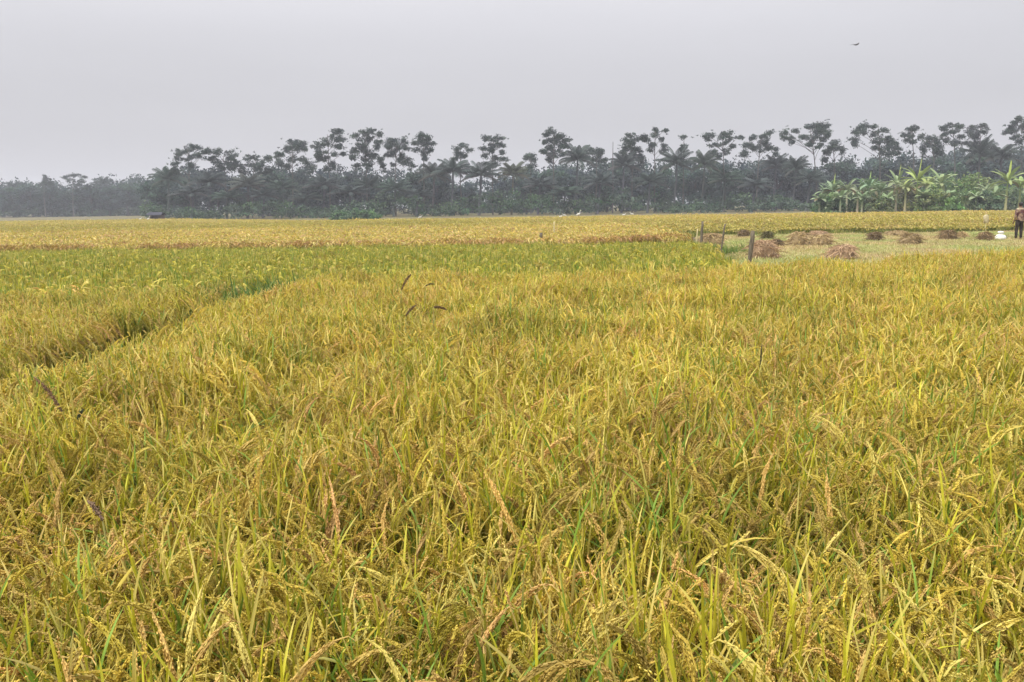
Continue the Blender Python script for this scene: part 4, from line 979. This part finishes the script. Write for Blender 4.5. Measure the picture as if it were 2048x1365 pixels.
for sd in (-1, 1): chain(0, [((sd * .095, 0, .82), .102), ((sd * .115, .01, .50), .074), ((sd * .125, -.003, .14), .058), ((sd * .127, -.002, .085), .058)])
skin_mesh('trousers', nodes, edges, M_trouser, pt)
m = MB(); V = []; ka = np.arange(24) / 24 * 6.2832; rh = np.random.RandomState(9)
lim = np.where(np.sin(ka) > .55, 1.0, np.where(np.sin(ka) > .1, 1.5, 2.05))      # fringe in front, longer at the nape
for i in range(11):
    th = np.maximum(.02, lim * i / 10); rr_ = 1 + .02 * rh.normal(size=24)
    V.append(np.stack([np.cos(ka) * np.sin(th) * .088 * rr_, .018 + np.sin(ka) * np.sin(th) * .104 * rr_, 1.598 + np.cos(th) * .112 * rr_], 1) * k)
m.grid(np.array(V), (1, 1, 1), closed=True); m.poly(V[0], (1, 1, 1)); m.build('hair', M_hair, pt, smooth=True)
for sd in (-1, 1):     # ears and face
    m = MB(); m.tube(np.array([[sd * .078, .03, 1.545], [sd * .09, .025, 1.575], [sd * .084, .03, 1.605]]) * k, [.008 * k, .014 * k, .008 * k], (1, 1, 1), 7); m.build('ear', M_skin, pt, smooth=True)
    m = MB(); m.tube(np.array([[sd * .030 - .008, .118, 1.59], [sd * .030, .124, 1.592], [sd * .030 + .008, .118, 1.59]]) * k, [.003, .007, .003], (.02, .015, .01), 6); m.build('eye', M_weed, pt)
m = MB(); m.tube(np.array([[0, .118, 1.60], [0, .132, 1.565], [0, .125, 1.553]]) * k, [.007, .013, .009], (1, 1, 1), 6); m.build('nose', M_skin, pt, smooth=True)
m = MB(); m.tube(np.array([[-.022, .112, 1.525], [0, .12, 1.524], [.022, .112, 1.525]]) * k, [.003, .006, .003], (.16, .06, .05), 6); m.build('mouth', M_weed, pt)

# ------------------------------------------------------------------ haze
hm, nt, out = new_mat('thin_haze'); pv = nt.nodes.new('ShaderNodeVolumePrincipled')
pv.inputs['Color'].default_value = (.91, .935, 1, 1); pv.inputs['Density'].default_value = .00078; pv.inputs['Anisotropy'].default_value = .2
nt.links.new(pv.outputs[0], out.inputs['Volume'])
m = MB(); m.box((0, 300, 12.5), (1300, 760, 31), (1, 1, 1)); o = m.build('haze', hm); tag(o, 'thin pale haze over the fields and the wood', 'haze', kind='stuff')

# ------------------------------------------------------------------ sky, sun
w = bpy.data.worlds.new('World'); scene.world = w; w.use_nodes = True; nt = w.node_tree; nt.nodes.clear(); N = nt.nodes.new; L = nt.links.new
SUN_EL, SUN_AZ = R(52), R(-125)       # azimuth from +Y towards +X: behind the camera to the left
out = N('ShaderNodeOutputWorld'); bg = N('ShaderNodeBackground'); L(bg.outputs[0], out.inputs[0])
sky = N('ShaderNodeTexSky'); sky.sky_type = 'NISHITA'; sky.sun_disc = False; sky.sun_elevation = SUN_EL; sky.sun_rotation = SUN_AZ; sky.dust_density = 6; sky.air_density = 1
tc = N('ShaderNodeTexCoord'); sp = N('ShaderNodeSeparateXYZ'); L(tc.outputs['Generated'], sp.inputs[0])
mr = N('ShaderNodeMapRange'); mr.interpolation_type = 'SMOOTHSTEP'; mr.inputs[1].default_value = .07; mr.inputs[2].default_value = .95; mr.inputs[3].default_value = 5.2; mr.inputs[4].default_value = 23; L(sp.outputs['Z'], mr.inputs[0])
# soft unevenness of the cloud sheet
mp = N('ShaderNodeMapping'); mp.inputs['Scale'].default_value = (1.2, 1.2, 7); L(tc.outputs['Generated'], mp.inputs[0])
nz_ = N('ShaderNodeTexNoise'); nz_.inputs['Scale'].default_value = 1.6; nz_.inputs['Detail'].default_value = 4; L(mp.outputs[0], nz_.inputs['Vector'])
m2 = N('ShaderNodeMapRange'); m2.inputs[3].default_value = .93; m2.inputs[4].default_value = 1.08; L(nz_.outputs['Fac'], m2.inputs[0])
ml = N('ShaderNodeMath'); ml.operation = 'MULTIPLY'; L(mr.outputs[0], ml.inputs[0]); L(m2.outputs[0], ml.inputs[1])
cl = N('ShaderNodeVectorMath'); cl.operation = 'SCALE'; cl.inputs[0].default_value = (1.0, .990, 1.04); L(ml.outputs[0], cl.inputs['Scale'])
mx = N('ShaderNodeMix'); mx.data_type = 'RGBA'; mx.inputs[0].default_value = .08; L(cl.outputs[0], mx.inputs[6]); L(sky.outputs[0], mx.inputs[7])
L(mx.outputs[2], bg.inputs['Color']); bg.inputs['Strength'].default_value = .11
sl = bpy.data.lights.new('sun', 'SUN'); sl.energy = 2.9; sl.angle = R(14); sl.color = (1, .94, .84)
so = bpy.data.objects.new('sun', sl); col.objects.link(so)
dv = Vector((math.sin(SUN_AZ) * math.cos(SUN_EL), math.cos(SUN_AZ) * math.cos(SUN_EL), math.sin(SUN_EL)))
so.rotation_euler = dv.to_track_quat('Z', 'Y').to_euler(); so.location = (0, 0, 40)

# ------------------------------------------------------------------ camera and output
cd = bpy.data.cameras.new('camera'); co = bpy.data.objects.new('camera', cd); col.objects.link(co)
cd.sensor_width = 36; cd.lens = F / 2048 * 36; cd.clip_end = 3000; cd.clip_start = .05
Mx = Matrix(((rgt[0], upv[0], -fwd[0], CAM[0]), (rgt[1], upv[1], -fwd[1], CAM[1]), (rgt[2], upv[2], -fwd[2], CAM[2]), (0, 0, 0, 1)))
co.matrix_world = Mx
scene.camera = co
vs = scene.view_settings; vs.view_transform = 'Standard'; vs.look = 'None'; vs.exposure = 0.12; vs.gamma = 1; vs.use_curve_mapping = False
cy = scene.cycles
cy.max_bounces = 5; cy.diffuse_bounces = 3; cy.glossy_bounces = 1; cy.transmission_bounces = 3; cy.volume_bounces = 0; cy.transparent_max_bounces = 8
cy.caustics_reflective = cy.caustics_refractive = False
cy.volume_step_rate = 1
scene.render.use_persistent_data = False
